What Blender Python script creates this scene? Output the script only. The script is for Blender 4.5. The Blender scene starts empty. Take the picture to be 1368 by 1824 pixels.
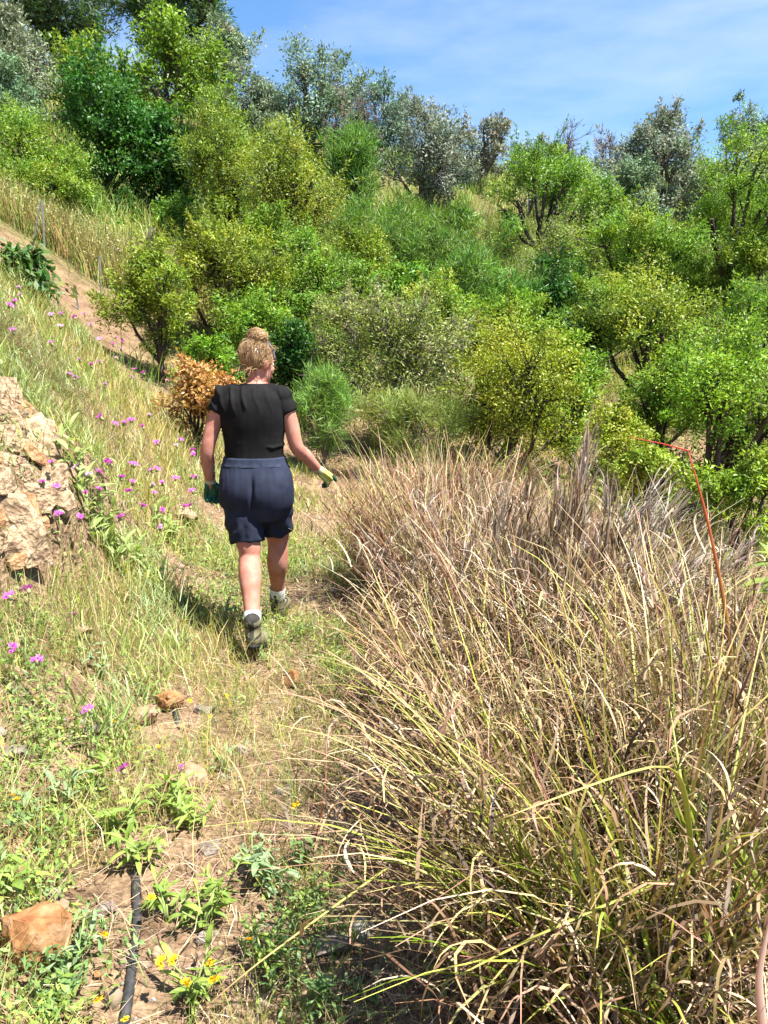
import bpy, bmesh, math, random
import numpy as np
from mathutils import Vector, Matrix

# ------------------------------------------------------------------ camera, sky, sun, exposure
scene = bpy.context.scene
COL = scene.collection
R = math.radians
F_PX, PITCH, CAM_Z = 1378.0, R(11.2), 1.6
cam_d = bpy.data.cameras.new('camera')
cam_d.sensor_fit = 'VERTICAL'; cam_d.sensor_height = 24.0
cam_d.lens = 24.0 * F_PX / 1824.0
cam_d.clip_start = 0.02; cam_d.clip_end = 3000
cam = bpy.data.objects.new('camera', cam_d); COL.objects.link(cam)
cam.location = (0, 0, CAM_Z); cam.rotation_euler = (math.pi / 2 - PITCH, 0, 0)
scene.camera = cam

SUN_DIR = Vector((0.62, -0.27, 1.45)).normalized()          # towards the sun
sun_el = math.asin(SUN_DIR.z); sun_az = math.atan2(SUN_DIR.x, SUN_DIR.y)
w = bpy.data.worlds.new('World'); scene.world = w; w.use_nodes = True
nt = w.node_tree; nt.nodes.clear()
N = nt.nodes.new; L = nt.links.new
out = N('ShaderNodeOutputWorld'); bg = N('ShaderNodeBackground'); bg.inputs[1].default_value = 0.060
sky = N('ShaderNodeTexSky'); sky.sky_type = 'NISHITA'; sky.sun_disc = False
sky.sun_elevation = sun_el; sky.sun_rotation = sun_az
sky.air_density = 1.0; sky.dust_density = 0.2; sky.ozone_density = 4.0
tc = N('ShaderNodeTexCoord'); mp = N('ShaderNodeMapping'); mp.inputs['Scale'].default_value = (1.3, 1.3, 5.0)
mp.inputs['Rotation'].default_value = (0.0, 0.3, 0.4); mp.inputs['Location'].default_value = (0.35, 0.1, 0.3)
cn = N('ShaderNodeTexNoise'); cn.inputs['Scale'].default_value = 1.5; cn.inputs['Detail'].default_value = 7; cn.inputs['Roughness'].default_value = 0.55
cr = N('ShaderNodeValToRGB'); cr.color_ramp.elements[0].position = 0.48; cr.color_ramp.elements[1].position = 0.85
cr.color_ramp.elements[1].color = (0.75, 0.75, 0.75, 1)
mx = N('ShaderNodeMix'); mx.data_type = 'RGBA'; mx.inputs[7].default_value = (5.2, 5.7, 6.3, 1)
L(tc.outputs['Generated'], mp.inputs[0]); L(mp.outputs[0], cn.inputs['Vector']); L(cn.outputs['Fac'], cr.inputs[0])
hs = N('ShaderNodeHueSaturation'); hs.inputs['Saturation'].default_value = 1.14; hs.inputs['Value'].default_value = 1.18
L(sky.outputs[0], hs.inputs['Color']); L(cr.outputs[0], mx.inputs[0]); L(hs.outputs[0], mx.inputs[6]); L(mx.outputs[2], bg.inputs[0]); L(bg.outputs[0], out.inputs[0])

sun_d = bpy.data.lights.new('sun', 'SUN'); sun_d.energy = 5.0; sun_d.angle = R(0.53); sun_d.color = (1.0, 0.955, 0.88)
sun = bpy.data.objects.new('sun', sun_d); COL.objects.link(sun)
sun.rotation_euler = (-SUN_DIR).to_track_quat('-Z', 'Y').to_euler(); sun.location = SUN_DIR * 60
scene.view_settings.view_transform = 'Standard'; scene.view_settings.look = 'None'
scene.view_settings.exposure = 1.8; scene.view_settings.gamma = 1.0; scene.view_settings.use_curve_mapping = False
scene.render.engine = 'CYCLES'
scene.cycles.max_bounces = 4; scene.cycles.diffuse_bounces = 2; scene.cycles.transmission_bounces = 2
scene.cycles.use_denoising = True; scene.cycles.denoiser = 'OPENIMAGEDENOISE'; scene.cycles.denoising_input_passes = 'RGB_ALBEDO_NORMAL'; scene.cycles.denoising_prefilter = 'ACCURATE'

rng = np.random.default_rng(7)
random.seed(7)

# ------------------------------------------------------------------ helpers
def norm(v):
    v = np.asarray(v, float)
    return v / np.maximum(np.linalg.norm(v, axis=-1, keepdims=True), 1e-9)

def ray(px, py):
    a, b = (px - 684.0) / F_PX, (912.0 - py) / F_PX
    return np.array([a, math.cos(PITCH) + b * math.sin(PITCH), -math.sin(PITCH) + b * math.cos(PITCH)])

def at(px, py, Y):                                  # the point seen at that place, Y metres ahead
    d = ray(px, py); return np.array([0, 0, CAM_Z]) + d * (Y / d[1])

def mpp(Y, z=1.6):                                  # metres for one photo pixel at that distance
    return (Y * math.cos(PITCH) + (CAM_Z - z) * math.sin(PITCH)) / F_PX

def _hash(ix, iy, iz, s):
    n = (ix * 374761393 + iy * 668265263 + iz * 2147483647 + s * 1274126177) & 0xffffffff
    n = ((n ^ (n >> 13)) * 1274126177) & 0xffffffff
    return ((n ^ (n >> 16)) & 0xffff) / 65535.0

def noise(x, y, z=0.0, s=0):                        # value noise 0..1
    x, y, z = np.broadcast_arrays(np.asarray(x, float), np.asarray(y, float), np.asarray(z, float))
    i, j, k = np.floor(x).astype(np.int64), np.floor(y).astype(np.int64), np.floor(z).astype(np.int64)
    u, v, t = x - i, y - j, z - k
    u, v, t = u*u*(3-2*u), v*v*(3-2*v), t*t*(3-2*t)
    r = 0
    for a in (0, 1):
        for b in (0, 1):
            for c in (0, 1):
                r = r + _hash(i+a, j+b, k+c, s) * (u if a else 1-u) * (v if b else 1-v) * (t if c else 1-t)
    return r

def fbm(x, y, z=0.0, s=0, o=3):
    r, a, t = 0, 1.0, 0
    for q in range(o):
        r = r + a * noise(np.asarray(x)*2**q, np.asarray(y)*2**q, np.asarray(z)*2**q, s+q); t += a; a *= .5
    return r / t

def sstep(a, b, x):
    t = np.clip((x - a) / (b - a), 0, 1); return t*t*(3-2*t)

def softplus(x, k):
    return k * np.logaddexp(0, x / k)

# ------------------------------------------------------------------ terrain
def near_h(x, y):
    x = np.asarray(x, float); y = np.asarray(y, float)
    edge = -1.10 - 0.085 * (np.clip(y, 0, 14) - 4)
    s = edge - x
    b = 0.97 * softplus(s - 0.12, 0.16)
    b = 15 * np.tanh(b / 15)
    win = sstep(2.7, 3.5, y) * (1 - sstep(4.9, 5.6, y))
    b = b + 0.42 * sstep(-1.62, -1.86, x) * win
    r = -0.55 * softplus(x - 2.0, 0.35)
    r = 1.1 * np.tanh(r / 1.1)
    bump = 0.10 * (fbm(x*1.1+9, y*1.1, 0, 3) - .5) + 0.035 * (fbm(x*4, y*4, 0, 5) - .5) + 0.018 * (noise(x*14, y*14, 0, 8) - .5)
    bump = bump + 0.10 * (fbm(x*2.2, y*2.2, 0, 12) - .5) * sstep(0.1, 0.8, s)
    return b + r + bump

CTRL_PX = [(0,415,13),(100,512,12.5),(190,610,12),(-250,230,14),(100,385,15.5),(220,450,15),(310,500,14.5),
           (330,640,12.5),(430,650,12.5),(600,760,12),(520,740,12),(820,790,12),
           (700,510,19),(860,362,27),(620,450,21),(900,470,22),(1000,540,18),(780,620,15),
           (1250,560,18),(1100,720,13),(1300,820,11),(1400,500,20),(1000,330,30),(1300,330,30),
           (250,215,27),(0,260,25),(450,220,30),(600,265,30),(750,300,29),(-200,100,27),(1600,420,24),(1700,700,12)]
cp = [at(*c) for c in CTRL_PX]
for yy in (6.5, 9.0):
    for xx in (-9, -6, -3.5, -2, -0.5, 1.0, 3, 6, 10):
        cp.append(np.array([xx, yy, float(near_h(xx, yy))]))
for xx, zz in ((-30, 17), (-12, 13.5), (0, 10), (12, 9), (30, 9)):
    cp.append(np.array([xx, 45.0, zz])); cp.append(np.array([xx, 62.0, zz - 2]))
cp += [np.array([-32, 15, 14.]), np.array([-32, 28, 17.]), np.array([32, 12, 1.]), np.array([32, 26, 7.])]
cp = np.array(cp)
def _phi(r2): return 0.5 * r2 * np.log(r2 + 1e-9)
_n = len(cp)
_K = _phi(((cp[:, None, :2] - cp[None, :, :2])**2).sum(-1)) + np.eye(_n) * 2.0
_P = np.c_[np.ones(_n), cp[:, :2]]
_A = np.block([[_K, _P], [_P.T, np.zeros((3, 3))]])
_W = np.linalg.solve(_A, np.r_[cp[:, 2], 0, 0, 0])
def far_h(x, y):
    sh = np.shape(x); xf = np.clip(np.ravel(x), -34, 34); yf = np.clip(np.ravel(y), 5, 62)
    o = np.empty(xf.size)
    for a in range(0, xf.size, 20000):
        q = np.c_[xf[a:a+20000], yf[a:a+20000]]
        r2 = ((q[:, None] - cp[None, :, :2])**2).sum(-1)
        o[a:a+20000] = _phi(r2) @ _W[:_n] + _W[_n] + q @ _W[_n+1:]
    o = o + 0.5 * (fbm(np.ravel(x)*.35, np.ravel(y)*.35, 0, 21) - .5)
    return o.reshape(sh)
def H(x, y):
    x, y = np.broadcast_arrays(np.asarray(x, float), np.asarray(y, float))
    wt = sstep(7.5, 11.5, y)
    return near_h(x, y) * (1 - wt) + far_h(x, y) * wt

def on_ground(px, py, lift=0.0, y0=1.0):            # where the sight line meets the ground (raised by lift)
    d = ray(px, py); d = d / d[1]
    ys = np.arange(y0, 40, 0.02)
    z = CAM_Z + d[2] * ys
    hh = H(d[0] * ys, ys) + lift
    i = np.argmax(z < hh) if (z < hh).any() else len(ys) - 1
    yy = ys[i]; x = d[0] * yy
    return np.array([x, yy, float(H(x, yy))])

# ------------------------------------------------------------------ mesh building
def mesh_np(name, V, Q, col=None, smooth=False, mats=(), midx=None):
    V = np.asarray(V, np.float32); Q = np.asarray(Q, np.int32)
    me = bpy.data.meshes.new(name)
    n, k = Q.shape
    me.vertices.add(len(V)); me.vertices.foreach_set('co', V.ravel())
    me.loops.add(n * k); me.loops.foreach_set('vertex_index', Q.ravel())
    me.polygons.add(n)
    me.polygons.foreach_set('loop_start', np.arange(0, n * k, k, dtype=np.int32))
    me.polygons.foreach_set('loop_total', np.full(n, k, np.int32))
    if smooth: me.polygons.foreach_set('use_smooth', np.ones(n, bool))
    for m in mats: me.materials.append(m)
    if midx is not None: me.polygons.foreach_set('material_index', np.asarray(midx, np.int32))
    if col is not None:
        a = me.color_attributes.new('Col', 'FLOAT_COLOR', 'POINT')
        c = np.ones((len(V), 4), np.float32); c[:, :3] = col
        a.data.foreach_set('color', c.ravel())
    me.update(calc_edges=True)
    return me

def obj(name, me, parent=None, loc=None, label=None, cat=None, group=None, kind=None):
    o = bpy.data.objects.new(name, me); COL.objects.link(o)
    if parent is not None: o.parent = parent
    if loc is not None: o.location = Vector([float(c) for c in loc])
    tag(o, label, cat, group, kind); return o

def tag(o, label=None, cat=None, group=None, kind=None):
    if label: o['label'] = label
    if cat: o['category'] = cat
    if group: o['group'] = group
    if kind: o['kind'] = kind

def empty(name, loc, label, cat, group=None):
    return obj(name, None, None, loc, label, cat, group)

def tube(pts, rad, ns=6, cap=True):
    """tapered tube through pts; rad scalar list or (a,b) pairs; returns V, Q"""
    pts = np.asarray(pts, float); m = len(pts)
    t = norm(np.gradient(pts, axis=0))
    up = np.array([0, 0, 1.0]) if abs(t[0][2]) < .9 else np.array([0, 1.0, 0])
    u = norm(np.cross(up, t[0])); V = []
    for i in range(m):
        u = norm(u - t[i] * np.dot(u, t[i])); v = np.cross(t[i], u)
        r = rad[i]; a, b = (r if np.ndim(r) else (r, r))
        ang = np.arange(ns) * 2 * math.pi / ns
        V.append(pts[i] + np.outer(np.cos(ang) * a, u) + np.outer(np.sin(ang) * b, v))
    V = np.concatenate(V); Q = []
    for i in range(m - 1):
        for j in range(ns):
            k = (j + 1) % ns
            Q.append((i*ns+j, i*ns+k, (i+1)*ns+k, (i+1)*ns+j))
    if cap:
        n0 = len(V); V = np.vstack([V, pts[0], pts[-1]])
        for j in range(ns):
            k = (j + 1) % ns
            Q.append((n0, k, j, j)); Q.append((n0+1, (m-1)*ns+j, (m-1)*ns+k, (m-1)*ns+k))
    return V, np.array(Q)

def tubes_fast(A, B, ra, rb, bend=None, ns=4, nseg=2):
    """many straight-ish tubes A->B at once"""
    A, B = np.asarray(A), np.asarray(B); n = len(A)
    t = norm(B - A); u = norm(np.cross(t, np.where(np.abs(t[:, 2:3]) < .9, [[0, 0, 1.]], [[1., 0, 0]]))); v = np.cross(t, u)
    if bend is None: bend = np.zeros_like(A)
    V = np.empty((n, nseg+1, ns, 3)); ang = np.arange(ns) * 2 * math.pi / ns
    for i in range(nseg + 1):
        s = i / nseg
        P = A + (B - A) * s + bend * (4 * s * (1 - s))
        r = (np.asarray(ra) * (1 - s) + np.asarray(rb) * s)[:, None]
        for j in range(ns):
            V[:, i, j] = P + r * (math.cos(ang[j]) * u + math.sin(ang[j]) * v)
    base = (np.arange(n) * (nseg+1) * ns)[:, None]
    q = np.array([(i*ns+j, i*ns+(j+1) % ns, (i+1)*ns+(j+1) % ns, (i+1)*ns+j) for i in range(nseg) for j in range(ns)])
    return V.reshape(-1, 3), (base[:, :, None] + q[None]).reshape(-1, 4)

def merge(parts):
    Vs, Qs, n = [], [], 0
    for V, Q in parts:
        Vs.append(V); Qs.append(np.asarray(Q) + n); n += len(V)
    return np.concatenate(Vs), np.concatenate(Qs)

def leaves(P, D, Nn, Ln, Wd, fold=0.15):
    """pointed leaves: 4 corners each (base, side, tip, side)"""
    D = norm(D); S = norm(np.cross(D, Nn)); U = np.cross(S, D)
    Ln = np.asarray(Ln).reshape(-1, 1); Wd = np.asarray(Wd).reshape(-1, 1)
    V = np.empty((len(P), 4, 3))
    V[:, 0] = P; V[:, 2] = P + D * Ln
    V[:, 1] = P + D * Ln * .45 + S * Wd * .5 + U * Wd * fold
    V[:, 3] = P + D * Ln * .45 - S * Wd * .5 + U * Wd * fold
    return V.reshape(-1, 3), np.arange(len(P) * 4).reshape(-1, 4)

def blades(P, az, th0, th1, Ln, Wd, nseg=4, curl=1.0, twist=None, wob=0.0, taper=0.12):
    """grass ribbons: lean angle goes th0 -> th1 (from vertical) along the blade"""
    n = len(P); c = np.array(P, float)
    th0, th1, Ln, Wd, az = [np.broadcast_to(np.asarray(a, float), (n,)) for a in (th0, th1, Ln, Wd, az)]
    if twist is None: twist = rng.normal(0, .6, n)
    V = np.empty((n, nseg+1, 2, 3)); azc = az.copy()
    dw = rng.normal(0, wob, n) if wob else np.zeros(n)
    for i in range(nseg + 1):
        s = i / nseg
        side = np.stack([-np.sin(azc + twist), np.cos(azc + twist), 0 * azc], 1)
        ww = Wd * (1 - (1 - taper) * s**1.6) * (0.65 + .35 * min(1, s * 5)) * .5
        V[:, i, 0] = c - side * ww[:, None]; V[:, i, 1] = c + side * ww[:, None]
        if i < nseg:
            th = th0 + (th1 - th0) * ((i + .5) / nseg)**curl
            azc = azc + dw / nseg
            c = c + (Ln / nseg)[:, None] * np.stack([np.sin(th)*np.cos(azc), np.sin(th)*np.sin(azc), np.cos(th)], 1)
    base = (np.arange(n) * (nseg+1) * 2)[:, None, None]
    q = np.array([(2*i, 2*i+1, 2*i+3, 2*i+2) for i in range(nseg)])
    return V.reshape(-1, 3), (base + q[None]).reshape(-1, 4)

def palette(n, cols, wts=None, jit=0.18):
    cols = np.array(cols); wts = None if wts is None else np.array(wts) / np.sum(wts)
    c = cols[rng.choice(len(cols), n, p=wts)]
    return np.clip(c * (1 + rng.normal(0, jit, (n, 1))) * (1 + rng.normal(0, .05, (n, 3))), 0.005, 0.9)

# ------------------------------------------------------------------ materials
def mat(name, color=(.5, .5, .5), rough=.7, spec=.3, attr=False, trans=0.0, tcol=None):
    m = bpy.data.materials.new(name); m.use_nodes = True
    t = m.node_tree; b = t.nodes['Principled BSDF']
    b.inputs['Roughness'].default_value = rough; b.inputs['Specular IOR Level'].default_value = spec
    b.inputs['Base Color'].default_value = (*color, 1)
    src = None
    if attr:
        a = t.nodes.new('ShaderNodeAttribute'); a.attribute_name = 'Col'; src = a.outputs['Color']
        t.links.new(src, b.inputs['Base Color'])
    if trans > 0:
        tr = t.nodes.new('ShaderNodeBsdfTranslucent'); mixs = t.nodes.new('ShaderNodeMixShader'); mixs.inputs[0].default_value = trans
        if src is not None:
            mu = t.nodes.new('ShaderNodeMix'); mu.data_type = 'RGBA'; mu.blend_type = 'MULTIPLY'; mu.inputs[0].default_value = 1
            mu.inputs[7].default_value = (*(tcol or (1.5, 1.5, .8)), 1)
            t.links.new(src, mu.inputs[6]); t.links.new(mu.outputs[2], tr.inputs[0])
        else:
            tr.inputs[0].default_value = (*(tcol or color), 1)
        o = t.nodes['Material Output']
        t.links.new(b.outputs[0], mixs.inputs[1]); t.links.new(tr.outputs[0], mixs.inputs[2]); t.links.new(mixs.outputs[0], o.inputs[0])
    return m

def noisy(name, c1, c2, scale=6, rough=.85, bump=.3, bscale=30, spec=.2, c3=None, dist=.02, stretch=(1, 1, 1), lo=.35, hi=.65):
    m = mat(name, c1, rough, spec); t = m.node_tree; b = t.nodes['Principled BSDF']
    tcn = t.nodes.new('ShaderNodeTexCoord'); mpn = t.nodes.new('ShaderNodeMapping'); mpn.inputs['Scale'].default_value = stretch
    t.links.new(tcn.outputs['Object'], mpn.inputs[0])
    n1 = t.nodes.new('ShaderNodeTexNoise'); n1.inputs['Scale'].default_value = scale; n1.inputs['Detail'].default_value = 6
    r = t.nodes.new('ShaderNodeValToRGB'); e = r.color_ramp.elements
    e[0].position = lo; e[0].color = (*c1, 1); e[1].position = hi; e[1].color = (*c2, 1)
    if c3: q = e.new((lo + hi) / 2); q.color = (*c3, 1)
    n2 = t.nodes.new('ShaderNodeTexNoise'); n2.inputs['Scale'].default_value = bscale; n2.inputs['Detail'].default_value = 8
    bp = t.nodes.new('ShaderNodeBump'); bp.inputs['Strength'].default_value = bump; bp.inputs['Distance'].default_value = dist
    L_ = t.links.new
    L_(mpn.outputs[0], n1.inputs['Vector']); L_(mpn.outputs[0], n2.inputs['Vector']); L_(n1.outputs['Fac'], r.inputs[0]); L_(r.outputs[0], b.inputs['Base Color'])
    L_(n2.outputs['Fac'], bp.inputs['Height']); L_(bp.outputs[0], b.inputs['Normal'])
    return m

M = {}
M['leaf'] = mat('leaf', rough=.5, spec=.28, attr=True, trans=.30)
M['olive_leaf'] = mat('olive_leaf', rough=.6, spec=.2, attr=True, trans=.2, tcol=(1.2, 1.25, .9))
M['dry_blade'] = mat('dry_blade', rough=.55, spec=.3, attr=True, trans=.18, tcol=(1.15, 1.0, .7))
M['grass_blade'] = mat('grass_blade', rough=.45, spec=.4, attr=True, trans=.3)
M['bark'] = noisy('bark', (.025, .019, .015), (.085, .066, .052), 9, .9, .6, 40, stretch=(1, 1, .3))
M['grey_bark'] = noisy('grey_bark', (.075, .06, .052), (.19, .16, .14), 9, .9, .5, 40)

# ground: soil, sand and thin turf by place and by noise
def ground_mat():
    m = mat('ground', (.35, .26, .18), .95, .1); t = m.node_tree; b = t.nodes['Principled BSDF']; L_ = t.links.new
    a = t.nodes.new('ShaderNodeAttribute'); a.attribute_name = 'Col'
    tcn = t.nodes.new('ShaderNodeTexCoord')
    n1 = t.nodes.new('ShaderNodeTexNoise'); n1.inputs['Scale'].default_value = 5; n1.inputs['Detail'].default_value = 9; n1.inputs['Roughness'].default_value = .65
    n2 = t.nodes.new('ShaderNodeTexNoise'); n2.inputs['Scale'].default_value = 45; n2.inputs['Detail'].default_value = 6
    vo = t.nodes.new('ShaderNodeTexVoronoi'); vo.inputs['Scale'].default_value = 38
    r = t.nodes.new('ShaderNodeValToRGB'); e = r.color_ramp.elements
    e[0].position = .3; e[0].color = (.45, .40, .36, 1); e[1].position = .7; e[1].color = (1.25, 1.2, 1.12, 1)
    r2 = t.nodes.new('ShaderNodeValToRGB'); e = r2.color_ramp.elements
    e[0].position = .35; e[0].color = (.6, .55, .5, 1); e[1].position = .62; e[1].color = (1.2, 1.18, 1.15, 1)
    m1 = t.nodes.new('ShaderNodeMix'); m1.data_type = 'RGBA'; m1.blend_type = 'MULTIPLY'; m1.inputs[0].default_value = 1
    m2 = t.nodes.new('ShaderNodeMix'); m2.data_type = 'RGBA'; m2.blend_type = 'MULTIPLY'; m2.inputs[0].default_value = .8
    ad = t.nodes.new('ShaderNodeMath'); ad.operation = 'MULTIPLY_ADD'; ad.inputs[1].default_value = .5
    bp = t.nodes.new('ShaderNodeBump'); bp.inputs['Strength'].default_value = .9; bp.inputs['Distance'].default_value = .03
    for n in (n1, n2, vo): L_(tcn.outputs['Object'], n.inputs['Vector'])
    L_(n1.outputs['Fac'], r.inputs[0]); L_(n2.outputs['Fac'], r2.inputs[0])
    L_(a.outputs['Color'], m1.inputs[6]); L_(r.outputs[0], m1.inputs[7]); L_(m1.outputs[2], m2.inputs[6]); L_(r2.outputs[0], m2.inputs[7])
    L_(m2.outputs[2], b.inputs['Base Color'])
    L_(vo.outputs['Distance'], ad.inputs[0]); L_(n2.outputs['Fac'], ad.inputs[2]); L_(ad.outputs[0], bp.inputs['Height']); L_(bp.outputs[0], b.inputs['Normal'])
    return m
M['ground'] = ground_mat()

# ------------------------------------------------------------------ ground sheet
def axis(lo, hi, fine, far):
    a = list(np.arange(lo, hi, fine)); d = fine; v = a[-1]
    while v < far: d = min(d * 1.16, 60); v += d; a.append(v)
    d = fine; v = a[0]
    while v > -far: d = min(d * 1.16, 60); v -= d; a.insert(0, v)
    return np.array(a)
gx, gy = axis(-4.2, 2.2, .06, 900), axis(1.0, 8.5, .065, 900)
GX, GY = np.meshgrid(gx, gy)
GZ = H(GX, GY)
far_r = np.maximum(np.hypot(GX, GY) - 80, 0); GZ = GZ - .06 * far_r
nx, ny = len(gx), len(gy)
ii = np.arange(nx * ny).reshape(ny, nx)
GQ = np.stack([ii[:-1, :-1], ii[:-1, 1:], ii[1:, 1:], ii[1:, :-1]], -1).reshape(-1, 4)
soil = np.array([.24, .175, .118]); sand = np.array([.235, .165, .112]); turf = np.array([.12, .14, .045])
sandm = sstep(8.5, 10.5, GY) * (1 - sstep(13.2, 14.2, GY)) * sstep(-3.4, -4.2, GX)
turfm = sstep(11, 14, GY) * (1 - sandm)
gc = soil + (sand - soil) * sandm[..., None]; gc = gc + (turf - gc) * (turfm * (.45 + .55 * fbm(GX*.6, GY*.6, 0, 31)))[..., None]
gme = mesh_np('ground', np.stack([GX, GY, GZ], -1).reshape(-1, 3), GQ, gc.reshape(-1, 3), True, [M['ground']])
ground = obj('ground', gme, kind='structure')
ground['label'] = 'dry stony hillside ground with path and bank'

# ------------------------------------------------------------------ trees and shrubs
KINDS = {   # leaf length, width, colours, weights, leaf area index, clump size, material
 'almond': dict(L=.085, W=.028, cols=[(.23,.31,.026), (.155,.245,.024), (.33,.37,.045), (.07,.13,.018)], w=[4, 4, 2, 2], lai=3.9, sig=.115, mat='leaf', bark='bark', wood=.75),
 'ash':    dict(L=.11, W=.05, cols=[(.17,.26,.024), (.12,.21,.022), (.22,.29,.035)], w=[4, 4, 2], lai=4.6, sig=.112, mat='leaf', bark='bark', wood=.6),
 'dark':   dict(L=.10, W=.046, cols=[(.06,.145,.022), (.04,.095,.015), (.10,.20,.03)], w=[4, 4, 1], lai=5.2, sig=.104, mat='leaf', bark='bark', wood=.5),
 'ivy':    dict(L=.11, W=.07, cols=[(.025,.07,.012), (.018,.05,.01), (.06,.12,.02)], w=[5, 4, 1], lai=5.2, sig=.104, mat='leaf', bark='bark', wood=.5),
 'olive':  dict(L=.095, W=.032, cols=[(.21,.245,.155), (.14,.175,.095), (.30,.325,.235), (.09,.115,.065)], w=[4, 4, 3, 2], lai=4.2, sig=.104, mat='olive_leaf', bark='grey_bark', wood=.7),
 'pine':   dict(L=.22, W=.035, cols=[(.065,.105,.03), (.045,.075,.025), (.11,.145,.045)], w=[4, 4, 2], lai=5, sig=.096, mat='leaf', bark='bark', wood=.9),
 'broom':  dict(L=.26, W=.022, cols=[(.14,.24,.04), (.09,.175,.03), (.20,.30,.05)], w=[4, 4, 2], lai=4.2, sig=.128, mat='leaf', bark='bark', wood=.4, up=True),
 'box':    dict(L=.055, W=.028, cols=[(.24,.29,.025), (.33,.36,.04), (.14,.20,.02), (.38,.37,.06)], w=[4, 3, 3, 1], lai=4.4, sig=.120, mat='leaf', bark='bark', wood=.6),
 'twiggy': dict(L=.06, W=.022, cols=[(.21,.26,.055), (.25,.29,.08), (.14,.19,.045), (.29,.29,.14)], w=[4, 3, 3, 2], lai=2.6, sig=.136, mat='leaf', bark='grey_bark', wood=.35, twigs=5),
 'straw':  dict(L=.20, W=.012, cols=[(.23,.29,.07), (.18,.24,.05), (.31,.32,.12)], w=[4, 4, 2], lai=3.4, sig=.136, mat='leaf', bark='grey_bark', wood=.3, up=True),
 'russet': dict(L=.075, W=.04, cols=[(.38,.21,.07), (.31,.15,.05), (.54,.38,.15), (.30,.28,.06)], w=[4, 3, 2, 1], lai=4.6, sig=.150, mat='leaf', bark='bark', wood=.4),
 'bare':   dict(L=.1, W=.03, cols=[(.22,.18,.13)], w=[1], lai=0.12, sig=.112, mat='leaf', bark='grey_bark', wood=.6, twigs=7),
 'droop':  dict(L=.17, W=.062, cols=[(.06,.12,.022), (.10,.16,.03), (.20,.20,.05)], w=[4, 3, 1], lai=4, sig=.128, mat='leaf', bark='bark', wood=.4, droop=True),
}
TRI = [0]
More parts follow.
